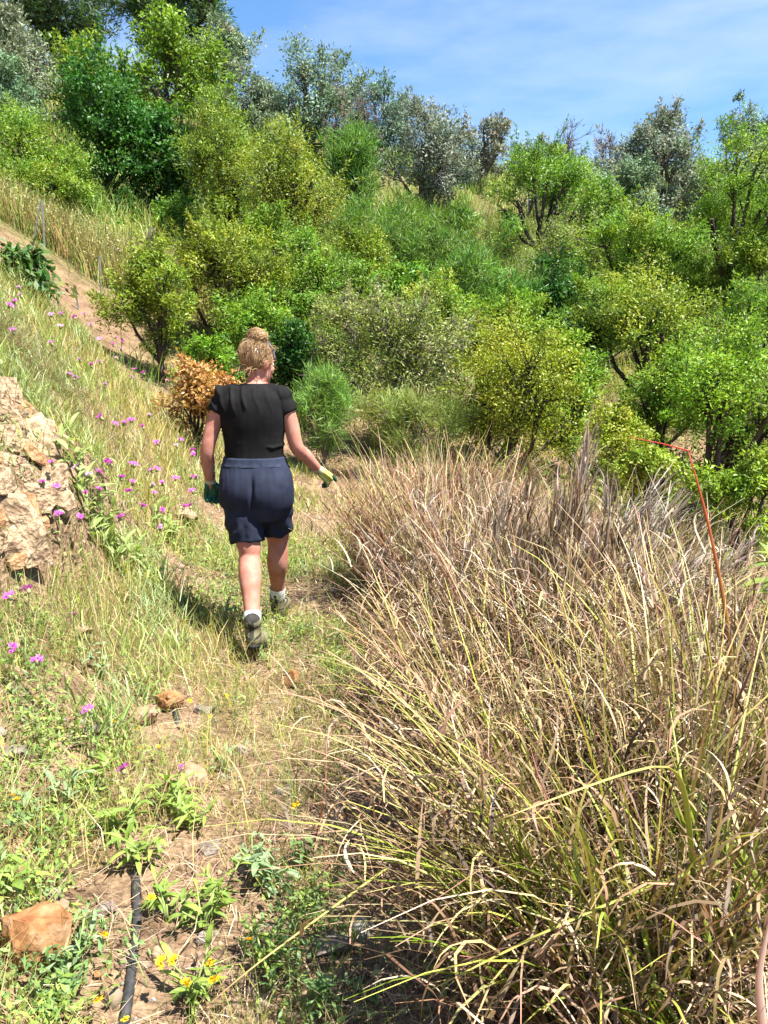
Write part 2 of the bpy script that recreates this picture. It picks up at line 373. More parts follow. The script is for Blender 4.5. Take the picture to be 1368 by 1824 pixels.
def tree(name, cat, label, cx, cy, hw, hh, Y, kind, group=None, lobes=8, dens=1.0, flat=.85, base=None, crown='crown', spiky=0.0, open_=0.0, skirt=1.0):
    k = KINDS[kind]
    c = at(cx, cy, Y); s = mpp(Y, c[2]); big_ = 1.22 if Y < 21 else 1.12; rx, rz = hw * s * big_, hh * s * big_; ry = flat * math.sqrt(rx * rz) * (1.0 if rx > rz else .95)
    bx, by = (c[0] + rng.normal(0, .1) * rx, c[1] + .15 * ry) if base is None else base
    bz = float(H(bx, by)); b = np.array([bx, by, bz])
    top_low = c[2] - rz * .55
    # lobes fill the ellipsoid
    lc = norm(rng.normal(0, 1, (lobes, 3))) * (rng.uniform(.35, .85, (lobes, 1)))
    lc[:, 2] = np.where(lc[:, 2] < -.35, -lc[:, 2] * .5, lc[:, 2])
    lc[0] = (0, 0, .55); lc[1 % lobes] = (.1, 0, -.1)
    lr = rng.uniform(.26, .56, lobes); lr[1 % lobes] = .62
    E = np.array([rx, ry, rz])
    ncl = int(lobes * (11 if k.get('twigs', 1) == 1 else 16))
    li = rng.choice(lobes, ncl, p=lr**2 / (lr**2).sum())
    d = norm(rng.normal(0, 1, (ncl, 3)))
    rr = rng.uniform(.35, 1.0, (ncl, 1))**.6 * (0.7 + .75 * rng.random((ncl, 1))**1.6)
    if spiky: d[:, 2] = np.abs(d[:, 2]) * (1 + spiky * rng.random(ncl)**3)
    cl = (lc[li] + d * lr[li][:, None] * rr) * E
    if open_: cl = cl[(noise(cl[:, 0]*1.3/rx*2, cl[:, 1]/ry*2, cl[:, 2]*1.3/rz*2, 5) > open_) | (cl[:, 2] > .35 * rz)]
    ncl = len(cl)
    gap = (c[2] - bz) / rz
    st = min(2.6, max(1.0, gap * .92)) if skirt and not open_ else min(1.5, max(1.0, gap * .6))
    dn = cl[:, 2] < 0.1 * rz
    if st > 1.05:                                   # the lower crown hangs towards the ground
        cl[dn, 2] = .1 * rz + (cl[dn, 2] - .1 * rz) * st * 1.25
        dens = dens * (.5 + .5 * st)
    # leaves round each clump
    scale = min(1.45, max(.8, Y / 19.0)) if kind not in ('twiggy',) else 1.0
    Ln, Wd = k['L'] * scale, k['W'] * scale
    nl = int(k['lai'] * dens * math.pi * rx * rz / (Ln * Wd * .5))
    nl = int(nl * (.82 if Y > 21 else 1)); nl = min(nl, 17000)
    ci = rng.integers(0, ncl, nl)
    pr = k['sig'] * 1.75 * math.pow(rx * ry * rz, 1/3) * (.55 + .95 * rng.random(ncl))
    pdir = norm(rng.normal(0, 1, (nl, 3)) + [0, 0, .25])
    off = pdir * (pr[ci] * (.45 + .62 * rng.random(nl)**.6))[:, None] * np.array([1, 1, .78]) + rng.normal(0, .22, (nl, 3)) * pr[ci][:, None]
    P = cl[ci] + off + c
    # ragged shoots beyond the outline
    nsh = 26; per = max(6, nl // 260); R3 = math.pow(rx * ry * rz, 1/3)
    far_ = np.argsort(-((cl / E)**2).sum(1))[:max(8, ncl // 2)]; sb = cl[rng.choice(far_, nsh)]
    sd = norm(norm(sb / E) * .8 + [0, 0, .55] + rng.normal(0, .35, (nsh, 3))); slen = rng.uniform(.2, .58 if Y < 21 else .42, nsh) * R3
    tt_ = rng.random((nsh, per)); sp = sb[:, None] + sd[:, None] * (tt_ * slen[:, None])[..., None] + rng.normal(0, .045, (nsh, per, 3)) * R3 * (1.1 - tt_[..., None])
    P = np.vstack([P, sp.reshape(-1, 3) + c]); ci = np.r_[ci, np.zeros(nsh * per, int)]; off = np.vstack([off, np.repeat(sd, per, 0) * .2]); pdir = np.vstack([pdir, norm(np.repeat(sd, per, 0) + rng.normal(0, .8, (nsh * per, 3)))])
    hz = H(P[:, 0], P[:, 1]); keep = P[:, 2] > hz + .04
    P, off, ci, pdir = P[keep], off[keep], ci[keep], pdir[keep]; nl = len(P)
    outward = norm(P - c + norm(off) * .6)
    D = norm(outward * .45 + rng.normal(0, .8, (nl, 3)) + np.array([0, 0, .8 if k.get('up') else (-1.1 if k.get('droop') else .05)]))
    Nn = norm(rng.normal(0, .42, (nl, 3)) + np.array([0, 0, .35]) + pdir * .8 + outward * .35)
    V, Q = leaves(P, D, Nn, Ln * rng.uniform(.6, 1.25, nl), Wd * rng.uniform(.7, 1.2, nl))
    cc = palette(nl, k['cols'], k['w'], .1); ccl = palette(ncl, k['cols'], k['w'], .08)[ci]; cc = (.42 * cc + .58 * ccl) * np.array([rng.uniform(.74, 1.0) if kind != 'russet' else 1.0, rng.uniform(.9, 1.08) if kind != 'russet' else .92, rng.uniform(.85, 1.15)])
    clump_tint = (1 + .28 * (rng.random(ncl) - .5))[ci][:, None] * np.stack([1 + .25 * (rng.random(ncl) - .5), np.ones(ncl), np.ones(ncl)], 1)[ci]
    cc = np.clip(cc * clump_tint, 0.005, .8)
    root = empty(name, b, label, cat, group)
    me = mesh_np(crown, V - b, Q, np.repeat(cc, 4, 0), False, [M[k['mat']]])
    obj(crown, me, root); TRI[0] += nl * 2
    # wood
    tr = max(.035, .05 * k['wood'] * (rx + rz))
    fork = c + np.array([rng.normal(0, .08) * rx, 0, -rz * .5]); fork[2] = max(bz + .2 * max(rz, .4), min(fork[2], bz + (.35 if st > 1.2 else .6) * (fork[2] - bz)))
    mid = (b + fork) / 2 + rng.normal(0, .06, 3) * rz
    parts = [tube([b - [0, 0, .15], b + (mid - b) * .35, mid, fork], [tr * 1.25, tr * 1.02, tr * .9, tr * .72], 7)]
    A, B, ra, rb = [], [], [], []
    lw = lc * E + c
    for q in lw:
        m1 = fork + (q - fork) * .5 + rng.normal(0, .08, 3) * E + [0, 0, -.06 * rz]
        e = q + (q - c) * .15
        parts.append(tube([fork, fork + (m1 - fork) * .5 + rng.normal(0, .03, 3) * E, m1, q, e], [tr * .62, tr * .5, tr * .4, tr * .25, tr * .12], 5, False))
    cw = cl + c
    A = lw[np.argmin(((cw[:, None] - lw[None])**2).sum(-1), 1)]
    A = A + (fork - A) * rng.uniform(0, .35, (ncl, 1))
    parts.append(tubes_fast(A, cw, np.full(ncl, tr * .22), np.full(ncl, .004 * scale), rng.normal(0, .05, (ncl, 3)) * E, 3, 2))
    nt_ = k.get('twigs', 1); T = np.repeat(cw, nt_, 0); 
    T2 = T + norm(T - c + rng.normal(0, .5, T.shape) * E) * rng.uniform(.2, .55, (len(T), 1)) * math.pow(rx * ry * rz, 1/3) * (.7 if nt_ > 1 else .5)
    parts.append(tubes_fast(T, T2, np.full(len(T), .006 * scale), np.full(len(T), .002 * scale), rng.normal(0, .03, T.shape) * E, 3, 2))
    parts.append(tubes_fast(sb + c, sb + c + sd * slen[:, None], np.full(nsh, .006 * scale), np.full(nsh, .002), None, 3, 2))
    Vw, Qw = merge(parts); hz = H(Vw[:, 0], Vw[:, 1])
    tn = 'trunk' if cat == 'tree' else 'stem'
    obj(tn, mesh_np(tn, Vw - b, Qw, None, True, [M[k['bark']]]), root); TRI[0] += len(Qw) * 2
    return root

HG = 'trees and shrubs on the hillside'
TREES = [
 # name, category, label, cx, cy, hw, hh, Y, kind, opts
 ('pine_tree','tree','dark pine in the top left corner behind the pale olive', 105,25,100,95,33,'pine',dict(lobes=10)),
 ('pine_tree','tree','dark pine at the top edge, nearest to the open sky', 300,15,120,105,34,'pine',dict(lobes=12)),
 ('olive_tree','tree','pale silvery olive tree at the far left edge under the pines', 15,100,80,85,25,'olive',dict(lobes=8)),
 ('olive_tree','tree','small pale olive shrub at the left edge below the big silvery one', 5,175,75,60,22,'olive',dict(lobes=6)),
 ('ash_tree','tree','mid green leafy tree below the pines, left of its taller twin', 165,160,95,85,27,'ash',dict(lobes=9,dens=.9)),
 ('ash_tree','tree','tall mid green leafy tree just below the pines', 290,130,85,95,26,'ash',dict(lobes=10,dens=.9)),
 ('olive_tree','tree','grey green olive on the skyline between leafy tree and broad olive', 405,130,65,85,29,'olive',dict(lobes=8,spiky=.5)),
 ('olive_tree','tree','small dry olive low in the notch of the skyline', 455,190,60,55,28,'olive',dict(lobes=6,dens=.8)),
 ('almond_tree','tree','airy yellow green tree at left edge above the sandy slope', 45,275,105,95,18,'almond',dict(lobes=9,dens=.75,open_=.35)),
 ('carob_tree','tree','deep green rounded tree with glossy crown above the fence stakes', 205,275,90,110,19,'dark',dict(lobes=9)),
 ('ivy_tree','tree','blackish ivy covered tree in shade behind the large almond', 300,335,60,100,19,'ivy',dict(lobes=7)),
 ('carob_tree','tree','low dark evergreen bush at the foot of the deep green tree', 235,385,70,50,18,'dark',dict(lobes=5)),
 ('almond_tree','tree','large yellow green almond crown rising left of centre', 395,315,95,110,16.5,'almond',dict(lobes=10)),
 ('almond_tree','tree','broad yellow green almond leaning right, dark below', 500,360,95,105,15.5,'almond',dict(lobes=10)),
 ('olive_tree','tree','broad silvery olive standing highest on the middle skyline', 545,185,95,95,27,'olive',dict(lobes=11)),
 ('olive_tree','tree','olive on the skyline just right of the broadest olive', 685,215,60,65,29,'olive',dict(lobes=7)),
 ('bare_shrub','shrub','leafless greyish shrub between broad olive and green broom', 625,230,60,60,25,'bare',dict(lobes=7)),
 ('broom_shrub','shrub','dark green wispy broom below the leafless shrub', 630,320,60,85,22,'broom',dict(lobes=8)),
 ('olive_tree','tree','silvery olive with dark underside beside the green broom', 760,300,78,110,23,'olive',dict(lobes=9)),
 ('olive_tree','tree','open olive with dark bent limbs at the right end of the olive row', 860,268,68,55,28,'olive',dict(lobes=8,dens=.7,open_=.4)),
 ('almond_tree','tree','spreading almond tree with bare dark limbs right of the meadow', 975,355,100,75,18.5,'almond',dict(lobes=9,dens=.65,open_=.44)),
 ('bare_shrub','shrub','brown leafless tree showing twigs against the sky', 1010,290,60,60,25,'bare',dict(lobes=7)),
 ('bare_shrub','shrub','thin leafless saplings left of the tall spiky olive', 1085,290,40,45,26,'bare',dict(lobes=5)),
 ('olive_tree','tree','tall spiky olive on the right skyline', 1190,290,80,88,24,'olive',dict(lobes=9,spiky=.5)),
 ('olive_tree','tree','pale grey olive bush below the tall spiky olive', 1135,345,65,55,22,'olive',dict(lobes=7)),
 ('olive_tree','tree','olive on the skyline at the right edge of the picture', 1335,270,70,66,24,'olive',dict(lobes=7,spiky=.5)),
 ('almond_tree','tree','tall leafy almond at the right edge with dark slanting limbs', 1305,385,100,120,15,'almond',dict(lobes=11,dens=.6,open_=.46,base=(6.3,14.4))),
 ('almond_tree','tree','yellow green bushy almond left of the tall right edge almond', 1120,450,90,65,16.5,'almond',dict(lobes=8)),
 ('almond_tree','tree','dense bright almond bush in the right middle ground', 1165,585,130,95,12,'almond',dict(lobes=11)),
 ('almond_tree','tree','dark limbed almond low at the right edge', 1345,590,75,75,12.5,'almond',dict(lobes=7,dens=.5,open_=.46)),
 ('leafy_shrub','shrub','big leafy shrub at the right edge behind the red bent stem', 1300,735,140,125,9.6,'almond',dict(lobes=11)),
 ('box_shrub','shrub','yellow green small leaved shrub behind the dry grass tussocks', 925,715,130,105,9.6,'box',dict(lobes=11)),
 ('box_shrub','shrub','low yellow green shrub peeping over the grey dried spikes', 1090,800,75,60,8.6,'box',dict(lobes=6,dens=.8)),
 ('twiggy_shrub','shrub','pale twiggy shrub with sparse leaves right of the woman', 690,650,125,105,11,'twiggy',dict(lobes=11)),
 ('straw_shrub','shrub','straw coloured wispy shrub just right of the woman', 575,740,60,60,10,'straw',dict(lobes=6)),
 ('straw_shrub','shrub','low pale wispy shrub in front of the twiggy one', 740,760,90,55,9.8,'straw',dict(lobes=7)),
 ('almond_tree','tree','rounded bright green tree left of the woman above the flowers', 278,568,66,92,11.2,'almond',dict(lobes=10,dens=1.1)),
 ('almond_tree','tree','green tree right behind the woman with crooked trunk', 415,500,90,100,12.8,'almond',dict(lobes=10)),
 ('almond_tree','tree','small green tree above and right of the woman', 555,500,85,70,14,'almond',dict(lobes=8)),
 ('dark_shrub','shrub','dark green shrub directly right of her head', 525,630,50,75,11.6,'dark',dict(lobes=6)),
 ('low_shrub','shrub','low green shrub in shade left of her head', 385,640,45,40,11,'almond',dict(lobes=5)),
 ('russet_shrub','shrub','dried orange brown leafy shrub by her left shoulder', 350,706,64,46,8.8,'russet',dict(lobes=8)),
 ('broom_shrub','shrub','tall feathery green weeds in the meadow below the silvery olive', 760,450,75,55,18,'broom',dict(lobes=7,dens=.8)),
 ('broom_shrub','shrub','feathery green weeds low in the meadow centre', 850,520,85,60,15.5,'broom',dict(lobes=7,dens=.8)),
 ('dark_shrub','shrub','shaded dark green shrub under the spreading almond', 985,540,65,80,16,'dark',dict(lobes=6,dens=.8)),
 ('leafy_shrub','shrub','fresh green shrub between twiggy shrub and right almond bush', 930,600,90,60,12.5,'almond',dict(lobes=7)),
 ('leafy_shrub','shrub','green shrub under the pale meadow strip', 650,475,60,55,16,'almond',dict(lobes=6,dens=.9)),
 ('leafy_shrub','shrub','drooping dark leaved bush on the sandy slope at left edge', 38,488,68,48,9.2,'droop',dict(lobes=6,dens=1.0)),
 ('leafy_shrub','shrub','low green scrub at the right edge just above the dark slanting bundles', 1330,880,90,50,7.2,'almond',dict(lobes=7)),
 ('leafy_shrub','shrub','low shaded scrub behind the grey dried spikes', 1160,850,70,45,7.6,'box',dict(lobes=6)),
 ('leafy_shrub','shrub','green shrub peeking over the left end of the twiggy shrub', 605,600,65,55,13,'almond',dict(lobes=7)),
 ('leafy_shrub','shrub','green shrub above the right end of the twiggy shrub', 785,565,75,50,13.8,'almond',dict(lobes=7)),
 ('box_shrub','shrub','yellow green shrub between twiggy shrub and the bigger yellow green one', 850,650,60,60,11.2,'box',dict(lobes=6)),
 ('leafy_shrub','shrub','green shrub left of the dense bright almond bush', 1020,690,65,70,10.8,'almond',dict(lobes=7)),
 ('dark_shrub','shrub','dark shrub in the gap left of the bright almond bush', 1050,620,50,60,12.8,'dark',dict(lobes=6,dens=.8)),
 ('leafy_shrub','shrub','green shrub under the dense bright almond bush', 1190,700,80,65,10.8,'almond',dict(lobes=7)),
 ('leafy_shrub','shrub','lime green shrub under the tall right edge almond', 1225,505,70,55,15.5,'almond',dict(lobes=7)),
 ('twiggy_shrub','shrub','brownish twiggy undergrowth beneath the spreading almond', 1000,470,70,60,17.6,'twiggy',dict(lobes=7)),
 ('straw_shrub','shrub','pale dry weeds left of the spreading almond', 895,430,50,40,21,'straw',dict(lobes=6)),
 ('broom_shrub','shrub','feathery green weeds right of the silvery olive foot', 820,400,50,40,24,'broom',dict(lobes=6)),
 ('leafy_shrub','shrub','green shrub just behind the hair bun', 470,590,65,60,12.2,'almond',dict(lobes=7)),
 ('leafy_shrub','shrub','lime shrub between the two largest almonds and the green tree', 470,440,60,50,14.5,'almond',dict(lobes=7)),
 ('broom_shrub','shrub','feathery weeds at the foot of the dark broom', 640,420,60,40,19,'broom',dict(lobes=6)),
 ('broom_shrub','shrub','feathery weeds in the meadow left of the silvery olive foot', 705,410,55,40,20.5,'broom',dict(lobes=6)),
 ('ash_tree','tree','leafy bush under the ivy covered tree', 335,425,60,50,17,'ash',dict(lobes=7)),
 ('leafy_shrub','shrub','green shrub above the highest fence stake', 120,340,70,45,16.6,'almond',dict(lobes=7)),
 ('leafy_shrub','shrub','pale green shrub at the left edge above the dry weeds', 15,335,70,40,16.5,'almond',dict(lobes=6)),
 ('leafy_shrub','shrub','green shrub between woman and twiggy shrub', 590,655,50,50,12,'almond',dict(lobes=6)),
 ('leafy_shrub','shrub','lime shrub left above the dense bright almond bush', 1085,545,60,50,14.5,'almond',dict(lobes=7)),
 ('leafy_shrub','shrub','lime shrub at the right edge below the tall almond', 1345,480,70,65,14.5,'almond',dict(lobes=7)),
 ('olive_tree','tree','low olive on the skyline left of the leafless tree', 945,305,60,40,25,'olive',dict(lobes=6)),
 ('olive_tree','tree','low olive under the thin leafless saplings', 1060,335,60,42,24,'olive',dict(lobes=6)),
 ('olive_tree','tree','grey olive bush between the tall spiky olive and right edge', 1255,335,50,50,23,'olive',dict(lobes=6)),
 ('olive_tree','tree','grey olive bush between large almond and broad olive', 480,265,60,50,22,'olive',dict(lobes=6)),
 ('leafy_shrub','shrub','green shrub in the meadow bottom above the pale twiggy shrub', 700,545,70,50,14.5,'ash',dict(lobes=7,dens=.8)),
 ('olive_tree','tree','grey olive behind the fresh green trees at right edge', 1360,330,60,60,21,'olive',dict(lobes=6)),
 ('leafy_shrub','shrub','dark limbed green shrub right of the spreading almond', 1060,420,50,70,18,'ash',dict(lobes=6,dens=.7)),
]
for (nm, ct, lb, cx, cy, hw, hh, Y, kd, op) in TREES:
    tree(nm, ct, lb, cx, cy, hw, hh, Y, kd, HG, **op)

# crooked trunk standing above the left almond
def dead_trunk():
    b = on_ground(285, 520, 0, 11.5); Yb = 13.0
    pts = [at(288, 520, Yb), at(283, 485, Yb), at(278, 465, Yb), at(265, 448, Yb), at(268, 425, Yb), at(272, 405, Yb)]
    pts = np.array(pts); b = pts[0].copy(); b[2] = float(H(b[0], b[1])) - .05; pts = np.vstack([b, pts])
    root = empty('bent_trunk', b, 'bare bent tree trunk stub above the bright green tree', 'trunk')
    V, Q = tube(pts, [.10, .10, .095, .09, .075, .06, .045], 8)
    obj('stem', mesh_np('stem', V - b, Q, None, True, [M['bark']]), root)
    V, Q = tube(np.array([pts[4], pts[4] + [-.12, 0, .05]]), [.05, .03], 6)
    obj('stub', mesh_np('stub', V - b, Q, None, True, [M['bark']]), root)
dead_trunk()

# ------------------------------------------------------------------ hillside weeds (uncountable)
def scatter_far(n, x0, x1, y0, y1, mask):
    X = rng.uniform(x0, x1, n * 3); Y = np.sqrt(rng.uniform(y0**2, y1**2, n * 3)); ok = mask(X, Y) > rng.random(n * 3)
    X, Y = X[ok][:n], Y[ok][:n]; return np.stack([X, Y, H(X, Y)], 1)
P = scatter_far(46000, -15, 16, 6.5, 33, lambda x, y: (np.abs(x / y) < .58) * np.maximum(sstep(10, 11, y), np.maximum(sstep(1.5, 2.0, x), sstep(7.6, 8.4, y) * sstep(-.4, .2, x))) * (1 - .97 * sstep(8.5, 10.5, y) * (1 - sstep(13.2, 14.0, y)) * sstep(-3.3, -4.0, x)) * (.15 + fbm(x*.8, y*.8, 0, 44)) * np.clip(14 / y, .3, 1))
n = len(P); pn = fbm(P[:, 0]*.45, P[:, 1]*.45, 0, 51)
dryness = np.clip(sstep(.55, .72, pn) + .35 * sstep(24, 28, P[:, 1]), 0, 1)
dry = rng.random(n) < dryness * .9
V, Q = blades(P, rng.uniform(0, 6.28, n), rng.uniform(0, .3, n), rng.uniform(.3, 1.3, n), rng.uniform(.25, .75, n), .014 * np.clip(P[:, 1] / 13, .8, 2.2) * rng.uniform(.6, 1.4, n), 2)
c = np.where(dry[:, None], palette(n, [(.36,.34,.10), (.31,.32,.09), (.26,.30,.07)]), palette(n, [(.17,.29,.045), (.12,.23,.04), (.23,.33,.055)]))
obj('hillside_weeds', mesh_np('hillside_weeds', V, Q, np.repeat(c, 6, 0), False, [M['grass_blade']]), kind='stuff', label='tall green and yellowing weeds covering the far hillside', cat='weeds')

# leafy undergrowth between the shrubs
P = scatter_far(46000, -13, 14, 7.5, 25, lambda x, y: (np.abs(x / y) < .56) * np.maximum(sstep(11, 12, y), sstep(.6, 1.2, x)) * (1 - sstep(8.5, 10.5, y) * (1 - sstep(14.0, 15.2, y)) * sstep(-2.6, -3.3, x)) * sstep(.34, .55, fbm(x*1.1, y*1.1, 0, 47)))
n = len(P); hN = fbm(P[:, 0]*1.4, P[:, 1]*1.4, 0, 48); P[:, 2] += rng.random(n)**.7 * (.15 + 1.1 * np.clip(hN - .3, 0, 1))
V, Q = leaves(P, rng.normal(0, .8, (n, 3)) + [0, 0, .3], rng.normal(0, .45, (n, 3)) + [0, -.1, .9], rng.uniform(.05, .11, n), rng.uniform(.02, .04, n))
cU = np.where((fbm(P[:, 0]*.5, P[:, 1]*.5, 0, 49) > .5)[:, None], palette(n, [(.17,.26,.03), (.22,.30,.04), (.12,.20,.025)]), palette(n, [(.08,.17,.03), (.12,.22,.035), (.06,.12,.02)]))
obj('undergrowth', mesh_np('undergrowth', V, Q, np.repeat(cU, 4, 0), False, [M['leaf']]), kind='stuff', label='leafy green undergrowth filling gaps between the shrubs', cat='undergrowth')

# strip of seeding dry weeds along the fence stakes
line = np.array([at(-60, 330, 14.2), at(60, 395, 14.0), at(180, 470, 13.8), at(260, 520, 13.6), at(350, 545, 13.6)])
n = 6500; tt = rng.uniform(0, len(line) - 1.001, n); i0 = tt.astype(int); f = (tt - i0)[:, None]
P = line[i0] * (1 - f) + line[i0 + 1] * f + np.stack([rng.normal(.1, .35, n), rng.uniform(-.1, .8, n), np.zeros(n)], 1); P[:, 2] = H(P[:, 0], P[:, 1])
ln_ = rng.uniform(.3, .75, n); az = rng.uniform(0, 6.28, n)
V1, Q1 = blades(P, az, rng.uniform(0, .2, n), rng.uniform(.15, .7, n), ln_, rng.uniform(.010, .02, n), 3)
c1 = np.repeat(palette(n, [(.38,.32,.12), (.29,.31,.08), (.22,.28,.06), (.36,.20,.09)], [4, 4, 3, 2]), 8, 0)
m = 2600; k = rng.integers(0, n, m); tip = P[k] + np.stack([rng.normal(0, .1, m), rng.normal(0, .1, m), ln_[k] * rng.uniform(.75, 1.0, m)], 1)
V2, Q2 = leaves(tip, rng.normal(0, 1, (m, 3)) + [0, 0, .8], rng.normal(0, 1, (m, 3)), rng.uniform(.03, .07, m), rng.uniform(.015, .03, m))
c2 = np.repeat(palette(m, [(.32,.29,.12), (.25,.27,.09), (.38,.35,.20)]), 4, 0)
V, Q = merge([(V1, Q1), (V2, Q2)])
obj('dry_weeds', mesh_np('dry_weeds', V, Q, np.vstack([c1, c2]), False, [M['dry_blade']]), kind='stuff', label='band of seeding straw coloured weeds behind the stakes', cat='weeds')
print('tris trees', TRI[0])

# ------------------------------------------------------------------ rocks
M['rock'] = noisy('rock', (.15, .095, .058), (.30, .21, .14), 14, .85, .6, 40, c3=(.25, .165, .10), dist=.015)
M['ochre_rock'] = noisy('ochre_rock', (.17, .07, .026), (.33, .20, .11), 16, .8, .6, 45, c3=(.26, .125, .05), dist=.012)
M['grey_rock'] = noisy('grey_rock', (.10, .083, .07), (.24, .20, .165), 9, .85, .7, 26, dist=.02)

def hull(sx, sy, sz, npt, seed, box=.72):
    r = np.random.default_rng(seed); p = norm(r.normal(0, 1, (npt, 3)))
    p = p / np.max(np.abs(p), axis=1, keepdims=True) * box + p * (1 - box)
    p = p * r.uniform(.8, 1.0, (npt, 1)) * [sx, sy, sz]
    bm = bmesh.new()
    for q in p: bm.verts.new(q)
    g = bmesh.ops.convex_hull(bm, input=bm.verts)
    bmesh.ops.delete(bm, geom=list({e for e in g['geom_interior'] + g['geom_unused'] if isinstance(e, bmesh.types.BMVert)}), context='VERTS')
    bmesh.ops.dissolve_limit(bm, angle_limit=.16, verts=bm.verts, edges=bm.edges)
    bmesh.ops.bevel(bm, geom=list(bm.edges), offset=min(sx, sy, sz) * .035, segments=1, affect='EDGES')
    return bm

def rock_mesh(name, sx, sy, sz, npt, seed, m, rough=0.0, box=.72):
    bm = hull(sx, sy, sz, npt, seed, box)
    if rough:
        bmesh.ops.triangulate(bm, faces=bm.faces); bmesh.ops.subdivide_edges(bm, edges=bm.edges, cuts=2, use_grid_fill=True)
        for v in bm.verts:
            c = np.array(v.co) / max(sx, sy, sz) * 3
            v.co += v.normal * float((fbm(c[0], c[1], c[2], seed) - .5) * rough + (noise(c[0]*4, c[1]*4, c[2]*4, seed) - .5) * rough * .35)
    me = bpy.data.meshes.new(name); bm.to_mesh(me); bm.free(); me.materials.append(m); return me

def slope_rot(x, y, e=.12):
    dx = float(H(x+e, y) - H(x-e, y)) / (2*e); dy = float(H(x, y+e) - H(x, y-e)) / (2*e)
    return Vector((-dx, -dy, 1)).normalized()

# fractured outcrop on the left bank
oc = on_ground(70, 860)
outcrop = empty('rock_outcrop', oc, 'pale orange cracked rock face in the left bank', 'rock')
sr = np.random.default_rng(5); M['slab_rock'] = noisy('slab_rock', (.15, .096, .056), (.42, .31, .195), 2.0, .85, .55, 4.0, c3=(.33, .23, .14), dist=.11)
M['slab_ochre'] = noisy('slab_ochre', (.20, .10, .045), (.40, .25, .14), 1.6, .85, .5, 3.2, c3=(.31, .17, .08), dist=.12)
proto_st = [rock_mesh('stone', 1, .9, .6, 15, 60 + i, M['slab_rock'], box=.85) for i in range(8)] + [rock_mesh('stone', 1, .85, .6, 15, 90 + i, M['slab_ochre'], box=.85) for i in range(4)]
kst = 0
for row, py in enumerate(np.arange(690, 1010, 31)):
    for q, px in enumerate(np.arange(-110 + (row % 2) * 20, 190, 43)):
        lim = 78 + 50 * math.sin((py - 690) / 120.) if py < 900 else 35 + (1010 - py) * .4
        if px > lim: continue
        if 100 < px + 0 and sr.random() < .25: continue
        g = on_ground(px + sr.uniform(-9, 9), py + sr.uniform(-7, 7), .03)
        big = sr.uniform(.6, 1.15) * (1.7 if sr.random() < .25 else 1.0)
        o = obj('stone', proto_st[sr.integers(0, len(proto_st))], outcrop)
        nrm = slope_rot(g[0], g[1], .15); nrm = (nrm * 1.0 + Vector((.45, -.7, 0)) + Vector(sr.normal(0, .15, 3))).normalized()
        o.rotation_euler = (nrm.to_track_quat('Z', 'X') @ Matrix.Rotation(sr.uniform(0, 6.28), 3, 'Z').to_quaternion()).to_euler()
        sc_ = mpp(g[1], g[2]) * 33 * big
        o.scale = (sc_ * sr.uniform(.85, 1.35), sc_ * sr.uniform(.75, 1.05), sc_ * sr.uniform(.45, .8))
        o.location = Vector(g - oc) + nrm * float(sr.uniform(-.005, .05)); kst += 1

STONES = [ # px, py, half width px, half height px, material, label
 (68,1662,68,62,'ochre_rock','big orange brown rock at the lower left beside the black pipe'),
 (112,1628,30,26,'rock','pale stone tucked behind the big orange rock'),
 (335,1388,42,26,'rock','flat tan stone right of the leafy weeds in the path'),
 (252,1275,34,18,'rock','flat pale stone left of the hollow in the path'),
 (303,1250,28,22,'ochre_rock','upright tan stone beside the hollow where the pipe dives'),
 (520,1212,19,20,'ochre_rock','squarish tan stone on the path behind the trailing boot'),
 (375,1510,22,14,'grey_rock','small grey stone in the middle of the path'),
 (172,1300,24,13,'grey_rock','grey stone in the straw left of the pale flat stone'),
 (185,1625,26,12,'grey_rock','thin grey slab between big orange rock and pipe'),
 (365,1262,22,10,'grey_rock','low grey stone half covered by weeds right of the hollow'),
 (322,915,36,14,'rock','pale flat stone in the grass below her left hand'),
 (222,1062,15,18,'rock','small upright pale stone at the foot of the bank'),
 (25,1345,30,12,'grey_rock','grey slab at the left edge above the yellow flowers'),
 (22,1195,28,12,'rock','pale slab at the left edge near two magenta flowers'),
 (147,1582,12,9,'rock','pebble above the big orange rock'),
 (174,1748,9,8,'ochre_rock','orange pebble at the bottom edge left of the pipe'),
 (497,1412,11,7,'grey_rock','pale pebble left of the single yellow flower'),
 (605,1449,9,8,'white_rock','small white pebble at the edge of the tussock shade'),
 (590,1690,40,20,'grey_rock','dark stone under the tussock at the bottom'),
 (140,1130,26,10,'rock','thin flat stone in the dry grass at the left'),
 (410,1400,20,9,'rock','small tan stone right of the flat tan stone'),
]
M['white_rock'] = noisy('white_rock', (.62, .62, .66), (.75, .75, .78), 9, .7, .3, 26)
for i, (px, py, hw, hh, mm, lb) in enumerate(STONES):
    g = on_ground(px, py + hh * .7); s = mpp(g[1], g[2])
    sx, sz = hw * s, hh * s * 1.05
    me = rock_mesh('stone', sx, sx * .8, sz, (40 if hw > 60 else 22) if hw > 25 else 14, 340 + i, M[mm], rough=sx * (.20 if hw > 25 else .12) if hw > 14 else 0, box=.2 if hw > 60 else .42)
    o = obj('stone', me, None, g + [0, 0, sz * .62], lb, 'stone'); o.rotation_euler = (random.uniform(-.15, .15), random.uniform(-.15, .15), random.uniform(0, .4))

